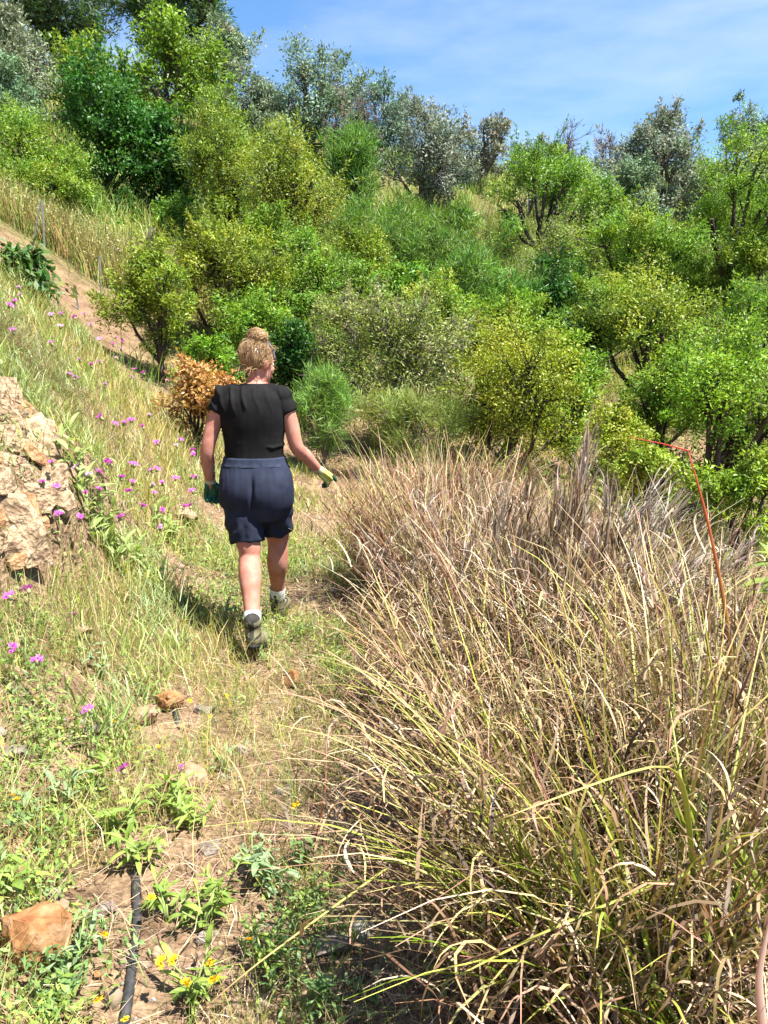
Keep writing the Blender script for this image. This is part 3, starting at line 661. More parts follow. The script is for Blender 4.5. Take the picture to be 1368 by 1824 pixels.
# ------------------------------------------------------------------ pipe and stakes
M['pipe'] = noisy('pipe', (.018, .018, .02), (.05, .048, .046), 40, .55, .15, 90, spec=.4)
pp = [on_ground(px, py) for px, py in ((222, 1850), (232, 1780), (240, 1700), (246, 1640), (243, 1580), (240, 1545), (248, 1490), (268, 1430), (292, 1370), (308, 1320), (316, 1285), (308, 1258))]
pp = np.array(pp); pp[:, 2] += np.array([.010, .011, .011, .009, .004, .006, -.02, -.035, -.035, -.03, .004, .008])
fine = np.array([[np.interp(t, np.arange(len(pp)), pp[:, j]) for j in range(3)] for t in np.linspace(0, len(pp) - 1, 60)])
V, Q = tube(fine, [.0128 + .0008 * (i % 2) for i in range(60)], 12)
obj('irrigation_pipe', mesh_np('irrigation_pipe', V, Q, None, True, [M['pipe']]), None, None, 'black irrigation pipe half buried along the path', 'pipe')

M['steel'] = noisy('steel', (.15, .15, .15), (.26, .26, .25), 20, .45, .2, 60, spec=.5)
def stake(name, a, b, Y, lb, wd=.022):
    p0, p1 = at(*a, Y), at(*b, Y); g = np.array([p0[0], p0[1], float(H(p0[0], p0[1]))])
    d = p1 - g; ln = np.linalg.norm(d)
    bm = bmesh.new(); t_ = .006
    prof = [(0, 0), (wd, 0), (wd, t_), (t_, t_), (t_, wd), (0, wd)]
    lo = [bm.verts.new((x, y, -.15)) for x, y in prof]; hi = [bm.verts.new((x, y, ln)) for x, y in prof]
    bm.faces.new(lo[::-1]); bm.faces.new(hi)
    for i in range(6): bm.faces.new((lo[i], lo[(i+1) % 6], hi[(i+1) % 6], hi[i]))
    me = bpy.data.meshes.new(name); bm.to_mesh(me); bm.free(); me.materials.append(M['steel'])
    o = obj(name, me, None, g, lb, 'stake', 'fence stakes'); o.rotation_euler = Vector(d).to_track_quat('Z', 'Y').to_euler()
stake('fence_stake', (141, 588), (134, 515), 12.3, 'thin grey stake standing in the bare sandy slope')
stake('fence_stake', (180, 525), (178, 455), 13.0, 'grey metal stake beside the left bright green tree')
stake('fence_stake', (79, 425), (75, 355), 13.6, 'grey metal stake highest up the sandy slope')
stake('fence_stake', (56, 404), (72, 362), 13.6, 'leaning dark stake propped by the highest stake', .02)

# ------------------------------------------------------------------ ground cover (uncountable)
def scatter_near(n, mask, rmin=1.2, rmax=10.5, a0=-.62, a1=.5):
    m_ = n * 3; r = rng.uniform(rmin, rmax, m_)**1.0; a = rng.uniform(a0, a1, m_)
    X, Y = r * np.sin(a), r * np.cos(a); ok = mask(X, Y) > rng.random(m_); X, Y = X[ok][:n], Y[ok][:n]
    return np.stack([X, Y, H(X, Y)], 1)
P = scatter_near(27000, lambda x, y: .35 + .65 * fbm(x*2, y*2, 0, 61) + 0 * x); n = len(P); P[:, 2] += rng.uniform(.002, .03, n)
V, Q = blades(P, rng.uniform(0, 6.28, n), rng.uniform(1.1, 1.65, n), rng.uniform(1.2, 1.9, n), rng.uniform(.04, .17, n), rng.uniform(.0022, .0055, n) * np.clip(P[:, 1] / 3, .8, 1.8), 2, wob=.8)
c = palette(n, [(.42,.31,.20), (.31,.21,.13), (.52,.42,.29), (.17,.11,.07), (.38,.24,.17)], [4, 3, 2, 4, 1])
obj('straw_litter', mesh_np('straw_litter', V, Q, np.repeat(c, 6, 0), False, [M['dry_blade']]), kind='stuff', label='dry straw and stalks lying over the ground', cat='straw')

def edge_s(x, y): return (-1.10 - 0.085 * (np.clip(y, 0, 14) - 4)) - x
def gmask(x, y):
    s = edge_s(x, y); p = fbm(x*1.6, y*1.6, 0, 71)
    rock = (sstep(-1.55, -1.75, x) * sstep(2.7, 3.3, y) * (1 - sstep(4.7, 5.1, y)))
    dens = sstep(.42, .60, p) * .95 + .05 + .4 * sstep(.1, .8, s); dens = dens * (1 - .55 * np.exp(-((x + .38 + .03 * y) / .22)**2))
    return dens * (1 - .93 * rock) * (1 - .85 * sstep(-.25, .0, x))
P = scatter_near(44000, gmask); n = len(P); s = edge_s(P[:, 0], P[:, 1]); bank = sstep(0, .6, s)
hgt = rng.gamma(3, .035, n) * (1 + 1.0 * bank) * (.7 + .6 * fbm(P[:, 0]*1.2, P[:, 1]*1.2, 0, 75)); hgt = np.clip(hgt, .03, .32)
V, Q = blades(P, rng.uniform(0, 6.28, n), rng.uniform(0, .45, n), rng.uniform(.3, 1.7, n), hgt, rng.uniform(.0022, .0055, n) * np.clip(P[:, 1] / 3.2, .8, 2.2), 2, wob=.5)
g_ = fbm(P[:, 0]*1.3+5, P[:, 1]*1.3, 0, 81); dry = rng.random(n) < .34 + .45 * sstep(.42, .62, g_)
c = np.where(dry[:, None], palette(n, [(.43,.37,.14), (.38,.34,.10), (.45,.36,.19), (.30,.22,.10)]), palette(n, [(.22,.29,.05), (.15,.22,.04), (.29,.34,.065), (.18,.25,.08)]))
obj('path_grass', mesh_np('path_grass', V, Q, np.repeat(c, 6, 0), False, [M['grass_blade']]), kind='stuff', label='thin yellow green grass growing over path and bank', cat='grass')

# grey green narrow leaved herbs on the bank and small round leaved herbs on the path
def hmask(x, y):
    s = edge_s(x, y); p = fbm(x*1.3+3, y*1.3, 0, 91); rock = (sstep(-1.5, -1.7, x) * sstep(2.7, 3.3, y) * (1 - sstep(4.7, 5.1, y)))
    return sstep(.44, .58, p) * sstep(-.1, .5, s) * (1 - rock)
C0 = scatter_near(520, hmask, 3.0, 10, -.62, 0); k = 42
P = np.repeat(C0, k, 0) + rng.normal(0, .06, (len(C0) * k, 3)) * [1, 1, 0]; n = len(P); P[:, 2] = H(P[:, 0], P[:, 1]) + rng.uniform(0, .2, n)
V, Q = blades(P, rng.uniform(0, 6.28, n), rng.uniform(.1, .7, n), rng.uniform(.6, 1.6, n), rng.uniform(.06, .16, n), rng.uniform(.005, .011, n), 2)
c = np.repeat(palette(len(C0), [(.26,.33,.13), (.30,.35,.16), (.22,.30,.08)]), k, 0) * rng.uniform(.8, 1.2, (n, 1))
obj('bank_herbs', mesh_np('bank_herbs', V, Q, np.repeat(c, 6, 0), False, [M['grass_blade']]), kind='stuff', label='grey green narrow leaved herbs growing on the flowery bank', cat='herbs')
C0 = scatter_near(1100, lambda x, y: sstep(.46, .6, fbm(x*1.9+7, y*1.9, 0, 95)) * (1 - sstep(.1, .5, x)) * (1 - .8 * sstep(.3, .8, edge_s(x, y))) * (1 - .93 * sstep(-.28, -.08, x)), 1.2, 7, -.6, .2); k = 26
P = np.repeat(C0, k, 0) + rng.normal(0, .035, (len(C0) * k, 3)) * [1, 1, 0]; n = len(P); P[:, 2] = H(P[:, 0], P[:, 1]) + rng.uniform(.005, .10, n)
V, Q = leaves(P, rng.normal(0, 1, (n, 3)) + [0, 0, .3], rng.normal(0, .4, (n, 3)) + [0, 0, 1], rng.uniform(.015, .042, n), rng.uniform(.006, .013, n))
c = np.repeat(palette(len(C0), [(.17,.25,.06), (.24,.31,.07), (.14,.22,.08)]), k, 0) * rng.uniform(.8, 1.25, (n, 1))
obj('path_herbs', mesh_np('path_herbs', V, Q, np.repeat(c, 4, 0), False, [M['leaf']]), kind='stuff', label='small leaved low herbs scattered over the path', cat='herbs')
# small stones in the soil
C0 = scatter_near(2600, lambda x, y: .3 + 0 * x, 1.3, 9.5); n = len(C0); r_ = rng.gamma(2, .006, n) + .004
base = np.array([(1,0,0), (0,1,0), (-1,0,0), (0,-1,0), (0,0,.7), (0,0,-.7)], float)
V = (C0[:, None] + base[None] * r_[:, None, None] * rng.uniform(.6, 1.5, (n, 6, 1))); f6 = np.array([(0,1,4),(1,2,4),(2,3,4),(3,0,4),(1,0,5),(2,1,5),(3,2,5),(0,3,5)])
Q = (np.arange(n)[:, None, None] * 6 + f6[None]).reshape(-1, 3)
obj('gravel', mesh_np('gravel', V.reshape(-1, 3), Q, np.repeat(palette(n, [(.24,.17,.115), (.20,.135,.085), (.19,.16,.135)]), 6, 0), False, [mat('gravel', rough=.9, attr=True)]), kind='stuff', label='small broken stones lying in the soil', cat='gravel')
# brown brush hanging over the outcrop
g0 = on_ground(20, 655); n = 2600; P = g0 + rng.normal(0, 1, (n, 3)) * [.45, .4, 0] + [-.15, .1, 0]; P[:, 2] = H(P[:, 0], P[:, 1]) + rng.uniform(0, .16, n)
V, Q = blades(P, rng.uniform(-1.2, .5, n), rng.uniform(.6, 1.3, n), rng.uniform(1.3, 2.3, n), rng.uniform(.15, .4, n), rng.uniform(.003, .006, n), 4)
obj('dry_brush', mesh_np('dry_brush', V, Q, np.repeat(palette(n, [(.24,.16,.11), (.34,.25,.18), (.15,.10,.07)]), 10, 0), False, [M['dry_blade']]), kind='stuff', label='brown dead brush hanging over the top of the rock face', cat='brush')

# ------------------------------------------------------------------ grass tussocks
DRY = [(.34,.25,.15), (.15,.092,.05), (.47,.37,.24), (.065,.042,.025), (.23,.135,.08), (.33,.255,.11), (.10,.065,.038), (.15,.09,.052), (.28,.185,.105)]
GREY = [(.33,.275,.215), (.42,.36,.29), (.20,.155,.115), (.50,.435,.36)]
GRN = [(.135,.21,.014), (.085,.155,.011), (.20,.25,.024), (.28,.27,.055)]
RED = [(.36,.12,.10), (.44,.20,.15), (.48,.30,.20)]
def ribbon(pts, wd, ncol, twist0=0.0, fine_n=14):
    pts = np.asarray(pts, float); t = np.linspace(0, len(pts) - 1, fine_n)
    # smooth resample
    f = np.array([[np.interp(q, np.arange(len(pts)), pts[:, j]) for j in range(3)] for q in t])
    for _ in range(2): f[1:-1] = .25 * f[:-2] + .5 * f[1:-1] + .25 * f[2:]
    w_ = wd * (1 - .85 * np.linspace(0, 1, fine_n)**2)
    V, Q = tube(f, [(a, .0007 + a * .18) for a in w_ * .5], 6)
    return V, Q

def tussock(x, y, Rr, hgt, label, nd=2600, ns=1300, ng=480, nparts=36, dry=DRY, lean=(0, 0), red=.05, green=1.0, thin=.72):
    b = np.array([x, y, float(H(x, y))]); root = empty('grass_tussock', b, label, 'tussock', 'grass tussocks along the path'); ns = int(ns * thin)
    def roots(n, rr=1.0):
        a = rng.uniform(0, 6.28, n); r = Rr * np.sqrt(rng.random(n)) * rr
        p = np.stack([r*np.cos(a), r*np.sin(a), 0*a], 1); p[:, 2] = H(p[:, 0]+x, p[:, 1]+y) - b[2]
        return p, a, r
    # stems
    p, a, r = roots(ns); lo = .08 + .65 * (r / Rr)**1.3 * rng.uniform(.3, 1.15, ns)
    dx, dy = np.cos(a) * lo + lean[0], np.sin(a) * lo + lean[1]
    az = np.arctan2(dy, dx) + rng.normal(0, .45, ns); lo2 = np.hypot(dx, dy)
    ln = hgt * rng.uniform(.42, 1.06, ns)
    V1, Q1 = blades(p, az, lo2 * .7, lo2 + rng.uniform(0, .5, ns), ln, rng.uniform(.0035, .008, ns), 5, wob=.35, taper=.3)
    c1 = np.where((rng.random(ns) < red)[:, None], palette(ns, RED), palette(ns, dry))
    # curled dry leaves along the stems
    k = rng.integers(0, ns, nd); f = rng.beta(1.8, 1.3, nd) * .96
    st = V1.reshape(ns, 6, 2, 3).mean(2); i0 = np.minimum((f * 5).astype(int), 4); ff = (f * 5 - i0)[:, None]
    pl = st[k, i0] * (1 - ff) + st[k, i0 + 1] * ff
    V2, Q2 = blades(pl, rng.uniform(0, 6.28, nd), rng.uniform(.1, .8, nd), rng.uniform(.9, 3.6, nd), hgt * rng.uniform(.08, .30, nd), rng.uniform(.004, .010, nd), 5, wob=1.2, taper=.1)
    c2 = palette(nd, dry, None, .3)
    # long living blades
    def living(n):
        p, a, r = roots(n, .8); lo = .1 + .55 * rng.random(n)
        dx, dy = np.cos(a) * lo + lean[0], np.sin(a) * lo + lean[1]
        az = np.arctan2(dy, dx) + rng.normal(0, .5, n); lo2 = np.hypot(dx, dy)
        V, Q = blades(p, az, lo2 * .6, lo2 + rng.uniform(.1, 1.15, n), hgt * rng.uniform(.7, 1.3, n), rng.uniform(.006, .014, n), 8, curl=1.6, wob=.3)
        c = np.where((rng.random(n) < green)[:, None], palette(n, GRN), palette(n, RED + dry))
        tip = palette(n, [(.50,.40,.16), (.52,.40,.26), (.38,.38,.08), (.46,.24,.18)])
        s = np.repeat(np.linspace(0, 1, 9), 2)[None, :, None]**2.2
        return V, Q, (c[:, None] * (1 - s) + tip[:, None] * s).reshape(-1, 3)
    V3, Q3, c3 = living(ng)
    V, Q = merge([(V1, Q1), (V2, Q2), (V3, Q3)])
    cc = np.vstack([np.repeat(c1, 12, 0), np.repeat(c2, 12, 0), c3])
    obj('leaf_mass', mesh_np('leaf_mass', V, Q, cc, False, [M['dry_blade']]), root, kind='stuff'); TRI[0] += 2 * len(Q)
    if nparts:
        V, Q, c = living(nparts)
        q8 = Q[:8]
        for i in range(nparts):
            obj('blade', mesh_np('blade', V[i*18:(i+1)*18], q8, c[i*18:(i+1)*18], True, [M['grass_blade']]), root)
    return root, b
TG = 'grass tussocks along the path'
tA, bA = tussock(.60, 1.70, .30, .95, 'nearest straw tussock with yellow green blades at the bottom right', 3200, 1050, 260, 100, lean=(-.14, -.05))
tB, bB = tussock(1.12, 2.25, .30, 1.05, 'straw and green tussock at the right edge behind the nearest one', 3000, 1000, 200, 60)
tC, bC = tussock(.84, 3.15, .34, .98, 'tall dry tussock topped by grey dried spikes', 4200, 1500, 90, 26, dry=DRY + GREY)
tD, bD = tussock(1.45, 3.45, .34, .88, 'dry tussock at the right edge with dark slanting bundles', 3600, 1300, 110, 26, dry=DRY + GREY, lean=(.15, 0))
tE, bE = tussock(.44, 2.45, .28, .82, 'straw tussock arching over the path in the foreground shade', 3300, 1000, 130, 50, lean=(-.12, 0))
tF, bF = tussock(.52, 4.15, .32, .98, 'pinkish dry tussock between the woman and the tall grey spikes', 3200, 1600, 70, 20, red=.15, green=.6, dry=DRY + GREY)
tG, bG = tussock(.26, 5.15, .36, .98, 'reddish stemmed tussock right of her outstretched glove', 2600, 2100, 200, 24, red=.3, green=.4)
tH, bH = tussock(.62, 6.1, .40, .92, 'farthest reddish tussock in front of the yellow green shrub', 2200, 1900, 160, 0, red=.32, green=.4)
tI, bI = tussock(1.2, 4.9, .36, .8, 'dry tussock half hidden behind the tall grey spikes', 2400, 1500, 60, 0, dry=DRY + GREY)
tJ, bJ = tussock(.26, 3.35, .20, .62, 'low drooping straw tussock hanging over the path edge', 1900, 600, 80, 20, lean=(-.15, 0))

# grey dried spikes (bundles of clasped dead leaves)
def spike(tus, b, p0, p1, Y, wd=.05, n=46, cols=GREY):
    n = int(n * 1.5); wd *= 1.25
    a, c = at(*p0, Y), at(*p1, Y); d = c - a; ln = np.linalg.norm(d); t = d / ln
    s = rng.random(n)**1.3 * .55; P = a + np.outer(s, d) + rng.normal(0, wd * .32, (n, 3)) * (1 - s[:, None] * .6)
    az0 = math.atan2(t[1], t[0]); th = math.acos(t[2])
    V, Q = blades(P - b, az0 + rng.normal(0, .5, n), th + rng.normal(0, .16, n), th + rng.normal(.1, .75, n), ln * rng.uniform(.25, .5, n) * (1 - s * .2), rng.uniform(.004, .010, n), 5, curl=2.2, taper=.05)
    V0, Q0 = tube(np.array([a - (a - b) * .5, a, a + d * .5]) - b, [.006, .008, .004], 6)
    V, Q = merge([(V, Q), (V0, Q0)]); cc = np.vstack([np.repeat(palette(n, cols), 12, 0), np.tile([(.3, .22, .15)], (len(V0), 1))])
    obj('dried_spike', mesh_np('dried_spike', V, Q, cc, False, [M['dry_blade']]), tus)
spike(tC, bC, (1025, 900), (1066, 706), 3.2, .06, 60); spike(tC, bC, (1010, 960), (1040, 800), 3.1, .08, 70, GREY + DRY)
spike(tC, bC, (938, 900), (958, 785), 3.4, .03, 30, GREY + DRY); spike(tC, bC, (880, 960), (905, 845), 3.3, .05, 40); spike(tC, bC, (985, 950), (1000, 845), 3.2, .06, 46)
spike(tC, bC, (1085, 930), (1085, 800), 3.2, .05, 40)
spike(tD, bD, (1105, 960), (1215, 800), 3.3, .07, 60); spike(tD, bD, (1150, 960), (1250, 850), 3.3, .08, 56); spike(tD, bD, (1130, 1000), (1180, 855), 3.2, .07, 46)
spike(tD, bD, (1270, 1040), (1385, 930), 3.0, .05, 46, [(.16,.11,.08), (.24,.18,.14), (.34,.28,.25)]); spike(tD, bD, (1180, 1060), (1300, 950), 3.0, .06, 46)
spike(tF, bF, (800, 980), (812, 870), 4.0, .05, 34, GREY + DRY); spike(tF, bF, (760, 980), (752, 900), 4.0, .05, 34, DRY)

for q in range(16):
    px = random.uniform(830, 1100); py = random.uniform(840, 960); Yq = random.uniform(2.9, 3.6); spike(tC, bC, (px - random.uniform(0, 40), py + 120), (px + random.uniform(-10, 25), py), Yq, random.uniform(.03, .06), random.randint(22, 40), GREY + DRY)
for q in range(12):
    px = random.uniform(1120, 1330); py = random.uniform(850, 1000); Yq = random.uniform(3.0, 3.6); spike(tD, bD, (px - random.uniform(40, 110), py + 130), (px, py), Yq, random.uniform(.03, .06), random.randint(22, 40), GREY + DRY)
def bundle(tus, b, x, y, n, az, th, ln):
    p = np.stack([rng.normal(x, .035, n), rng.normal(y, .035, n), np.zeros(n)], 1); p[:, 2] = H(p[:, 0], p[:, 1]); p = p - b
    V, Q = blades(p, az + rng.normal(0, .35, n), th * rng.uniform(.4, .9, n), th + rng.uniform(.0, .9, n), ln * rng.uniform(.6, 1.15, n), rng.uniform(.008, .018, n), 8, curl=1.7, wob=.25)
    c = palette(n, GRN); tip = palette(n, [(.34,.29,.08), (.22,.26,.03), (.16,.22,.02)]); s_ = np.repeat(np.linspace(0, 1, 9), 2)[None, :, None]**2.5
    c = (c[:, None] * (1 - s_) + tip[:, None] * s_)
    for i in range(n): obj('blade', mesh_np('blade', V[i*18:(i+1)*18], Q[:8], c[i], True, [M['grass_blade']]), tus)
for a in ((.62,1.46,36,2.9,.45,.74), (.82,1.50,36,2.5,.35,.78), (.46,1.55,32,3.1,.7,.80), (.70,1.32,34,2.8,.55,.62), (.95,1.40,34,2.5,.35,.7)): bundle(tA, bA, *a)
for a in ((1.00,1.90,36,2.6,.35,.80), (1.2,2.0,32,2.0,.25,.88), (.92,2.1,26,2.8,.5,.76)): bundle(tB, bB, *a)
for a in ((.40,2.2,18,2.9,.65,.68), (.60,2.3,16,2.6,.5,.72)): bundle(tE, bE, *a)
# single blades that cross the foreground
def long_blade(tus, b, pix, wd, c0, c1, name='blade'):
    pts = [at(px, py, Y) for px, py, Y in pix]; V, Q = ribbon(pts, wd, None)
    m_ = len(V) - 2; s = np.repeat(np.linspace(0, 1, m_ // 6), 6)[:, None]; s = np.vstack([s, [[0]], [[1]]])
    obj(name, mesh_np(name, V - b, Q, np.array(c0) * (1 - s) + np.array(c1) * s, True, [M['grass_blade']]), tus)
YG, ST, DG, RD, OR, PK = (.40,.40,.10), (.55,.46,.28), (.20,.27,.03), (.40,.06,.04), (.50,.32,.14), (.55,.36,.30)
long_blade(tB, bB, [(1235,1560,1.35), (1222,1400,1.2), (1190,1352,1.12), (1040,1402,1.02), (885,1462,.98)], .011, DG, (.52,.42,.16))
long_blade(tC, bC, [(1335,1500,2.5), (1300,1120,2.5), (1262,930,2.5), (1226,803,2.5)], .016, (.30,.26,.07), (.50,.05,.03), 'red_stem')
long_blade(tC, bC, [(1226,803,2.5), (1180,790,2.48), (1118,778,2.46)], .018, (.50,.045,.025), (.45,.05,.03), 'red_stem')
long_blade(tA, bA, [(1300,1528,1.5), (1180,1570,1.4), (1010,1640,1.3), (850,1720,1.25), (770,1762,1.2)], .010, DG, (.42,.36,.10))
long_blade(tA, bA, [(690,1545,1.5), (560,1640,1.4), (440,1730,1.3), (360,1800,1.25)], .007, YG, (.38,.24,.12))
long_blade(tE, bE, [(1230,1400,2.2), (1010,1330,2.1), (840,1250,2.1), (690,1212,2.15), (655,1208,2.2)], .009, DG, PK)
long_blade(tE, bE, [(870,1460,2.0), (760,1560,1.8), (690,1490,1.75), (640,1440,1.75)], .007, YG, ST)
long_blade(tE, bE, [(1100,1700,1.8), (1000,1490,1.8), (930,1330,1.85), (905,1280,1.9), (915,1276,1.9)], .008, DG, (.55,.45,.15))
long_blade(tE, bE, [(760,1700,1.8), (790,1560,1.8), (830,1440,1.85), (862,1335,1.9)], .007, ST, (.60,.52,.45))
long_blade(tA, bA, [(1000,1824,1.3), (920,1720,1.3), (820,1640,1.35), (700,1640,1.4), (620,1640,1.5), (560,1650,1.5)], .008, DG, ST)
long_blade(tA, bA, [(1360,1850,.95), (1350,1740,.95), (1375,1620,.95)], .014, PK, (.60,.45,.38))
long_blade(tA, bA, [(1170,1720,1.2), (1240,1660,1.15), (1320,1620,1.12), (1390,1555,1.1)], .009, OR, (.50,.28,.10))
long_blade(tA, bA, [(1080,1830,1.4), (1060,1720,1.35), (1015,1650,1.3), (940,1625,1.3), (860,1600,1.32)], .007, YG, ST)
long_blade(tB, bB, [(1290,1790,1.3), (1250,1620,1.35), (1215,1400,1.45), (1190,1240,1.6)], .010, DG, YG)
long_blade(tB, bB, [(1310,1700,1.4), (1290,1480,1.5), (1330,1250,1.7), (1368,1080,1.9)], .009, DG, YG)
long_blade(tA, bA, [(1180,1800,1.3), (1130,1600,1.4), (1060,1420,1.5), (960,1300,1.65)], .009, DG, YG)
long_blade(tC, bC, [(960,1500,2.3), (900,1300,2.4), (850,1120,2.5), (770,960,2.6), (735,900,2.6)], .007, YG, PK)
long_blade(tC, bC, [(1180,1420,2.2), (1110,1180,2.3), (1010,990,2.4), (900,950,2.5)], .007, YG, ST)
long_blade(tF, bF, [(790,1010,3.6), (840,950,3.6), (895,898,3.6)], .008, (.30,.12,.07), (.34,.15,.09), 'red_stem')
long_blade(tJ, bJ, [(800,1260,2.9), (720,1180,2.8), (650,1120,2.75), (590,1085,2.75)], .009, OR, (.36,.15,.11), 'red_stem')
long_blade(tE, bE, [(560,1500,1.95), (580,1420,1.95), (582,1300,2.0), (556,1296,2.0)], .005, RD, PK, 'red_stem')

# ------------------------------------------------------------------ flowers
M['petal'] = mat('petal', rough=.6, spec=.2, attr=True, trans=.35, tcol=(1.1, .9, 1.1))
M['stem'] = mat('stem', (.20, .27, .08), .6, .3)
def disc_flower(R_, npet, cols, ccol, seed, cup=.35, lob=3):
    r = np.random.default_rng(seed); P, D, Nn, Ln, Wd, C = [], [], [], [], [], []
    for i in range(npet):
        a = i * 6.283 / npet * (1 if i < npet * .6 else 1.63) + r.normal(0, .12); inner = i > npet * .6
        el = (cup if not inner else .95) + r.normal(0, .12)
        d0 = np.array([math.cos(a) * math.cos(el), math.sin(a) * math.cos(el), math.sin(el)])
        for q in range(lob):
            aa = a + (q - (lob - 1) / 2) * .22; d = np.array([math.cos(aa) * math.cos(el), math.sin(aa) * math.cos(el), math.sin(el) + r.normal(0, .06)])
            P.append(d0 * R_ * .12); D.append(d); Nn.append(np.array([0, 0, 1.]) - d0 * .3)
            Ln.append(R_ * (1.0 if not inner else .6) * r.uniform(.8, 1.1)); Wd.append(R_ * .22 * (3 / lob))
            C.append(np.array(cols[r.integers(0, len(cols))]) * r.uniform(.85, 1.15) if not inner else np.array(ccol) * r.uniform(.8, 1.2))
    V, Q = leaves(np.array(P), np.array(D), np.array(Nn), Ln, Wd, .1)
    return mesh_np('bloom', V, Q, np.repeat(np.clip(C, 0, 1), 4, 0), False, [M['petal']])
pinkA = [disc_flower(.030, 15, [(.72,.10,.62), (.62,.07,.55), (.80,.22,.70)], (.62, .16, .55), 10 + i) for i in range(4)]
pinkB = [disc_flower(.027, 14, [(.72,.34,.68), (.78,.46,.74)], (.66, .30, .62), 20 + i) for i in range(2)]
yell = [disc_flower(.015, 16, [(.85,.62,.02), (.88,.70,.03), (.80,.52,.01)], (.75, .45, .01), 30 + i, .2, 1) for i in range(3)]
_t = [(0, 0, -.028), (0, 0, -.024), (0, 0, -.012), (0, 0, 0.0), (0, 0, .003)]
V, Q = tube(_t, [.002, .009, .0105, .006, .003], 8); calyx = mesh_np('calyx', V, Q, None, True, [noisy('calyx', (.16, .18, .07), (.30, .28, .14), 90, .8, .2, 200)])
_wd = (lambda s: .0115 * math.sin(math.pi * min(1, s * 1.02 + .04))**.8)
def leaf_mesh(name, ln, wd, bend, seed, colr, ns=7):
    r = np.random.default_rng(seed); V, Q = [], []
    x = z = 0; th = .25
    for i in range(ns + 1):
        s = i / ns; w_ = wd * (math.sin(math.pi * min(1, (s * .93 + .05)))**.75) * (.35 if s < .12 else 1)
        V += [(x, -w_, z + w_ * .35), (x, 0, z), (x, w_, z + w_ * .35)]
        th -= bend / ns; x += ln / ns * math.cos(th); z += ln / ns * math.sin(th)
    for i in range(ns):
        Q += [(3*i, 3*i+3, 3*i+4, 3*i+1), (3*i+1, 3*i+4, 3*i+5, 3*i+2)]
    c = np.tile(np.array(colr), (len(V), 1)) * r.uniform(.9, 1.1, (len(V), 1)); c[1::3] *= 1.15
    return mesh_np(name, np.array(V), Q, c, True, [M['leaf']])
stem_leaf = [leaf_mesh('leaf', .07, .007, .9, i, c) for i, c in enumerate([(.22,.30,.09), (.26,.33,.12)])]
stemp = []
for i in range(4):                                   # unit stems, scaled to height
    r = np.random.default_rng(50 + i); bx, by = r.normal(0, .10, 2)
    V, Q = tube([(-bx * .9, -by * .9, -.04), (-bx * .5, -by * .5, .3), (-.1 * bx, -.1 * by, .65), (0, 0, 1)], [.008, .0065, .0055, .0045], 5)
    stemp.append((mesh_np('stem', V, Q, None, True, [M['stem']]), bx, by))
def flower(name, px, py, h, blooms, label, cat, group, sc=1.0, cal=True, leaf=True, rs=None):
    g = on_ground(px, py, h); lean = random.uniform(-.5, .5), random.uniform(-.7, .1)
    i = random.randrange(4); st, bx, by = stemp[i]; b = g.copy()
    root = empty(name, b, label, cat, group)
    s = obj('stem', st, root); s.scale = (h * .9, h * .9, h)
    if not cal: s.scale = (h * .55, h * .55, h)
    bl = obj('bloom', random.choice(blooms), root, (0, 0, h)); bl.scale = (sc,) * 3
    bl.rotation_euler = (random.uniform(-.1, .75), random.uniform(-.5, .5), random.uniform(0, 6.28))
    if cal:
        c = obj('calyx', calyx, root, (0, 0, h + .004)); c.rotation_euler = bl.rotation_euler; c.scale = (sc,) * 3
    if leaf:
        for q in range(3):
            f = random.uniform(.15, .7); l = obj('leaf', random.choice(stem_leaf), root, (-bx * .9 * h * (1 - f)**1.2, -by * .9 * h * (1 - f)**1.2, h * f)); l.rotation_euler = (0, random.uniform(-.5, .1), random.uniform(0, 6.28)); l.scale = (random.uniform(.6, 1.1),) * 3
PINK_FAR = [(35,513),(36,526),(25,537),(18,545),(91,561),(110,560),(133,566),(108,582),(162,579),(91,611),(178,604),(207,601),(218,609),(201,614),(208,638),(141,642),(162,650),(177,645),(240,658),(256,664),(235,673),(123,668),(134,674),(188,687),(299,678),(22,589),(215,622),(150,560)]
PINK_MID = [(178,744),(266,740),(204,756),(220,754),(234,750),(255,761),(280,789),(322,784),(315,794),(344,803),(345,810)]
PINK_LOW = [(193,827),(235,827),(135,836),(269,839),(280,837),(177,843),(161,850),(216,853),(235,860),(273,865),(290,861),(313,853),(342,851),(350,850),(343,876),(154,881),(178,876),(229,878),(276,881),(254,902),(289,911),(328,903),(339,902),(141,923),(213,922),(284,942),(198,833),(240,830)]
ORD = ['leftmost', 'second from left', 'third from left', 'fourth from left', 'fifth from left', 'sixth from left', 'seventh from left', 'eighth from left', 'ninth from left', 'tenth from left', 'eleventh from left', 'twelfth from left']
def drift(pts, what, where, group, h0, h1, vivid, sc):
    for i, p in enumerate(sorted(pts)):
        flower('knapweed', *p, random.uniform(h0, h1), pinkA if random.random() < vivid else pinkB, f'{what} {where}, {ORD[i]} of its drift', 'flower', group, sc)
def cut(pts, a, b): return [p for p in pts if a <= p[0] < b]
G1, G2, G3 = 'pink flowers high on the left bank', "pink flowers level with her shirt", 'magenta flowers between rock face and hand'
drift(cut(PINK_FAR, 0, 60), 'pink flower', 'under the drooping bush at the left edge', G1, .30, .42, .45, 1.25)
drift(cut(PINK_FAR, 60, 155), 'pink flower', 'high on the bank before the sandy slope', G1, .30, .42, .45, 1.25)
drift(cut(PINK_FAR, 155, 204), 'pink flower', 'on the bank crest before the round tree', G1, .30, .42, .45, 1.25)
drift(cut(PINK_FAR, 204, 400), 'pink flower', 'between round tree and dried orange shrub', G1, .30, .42, .45, 1.25)
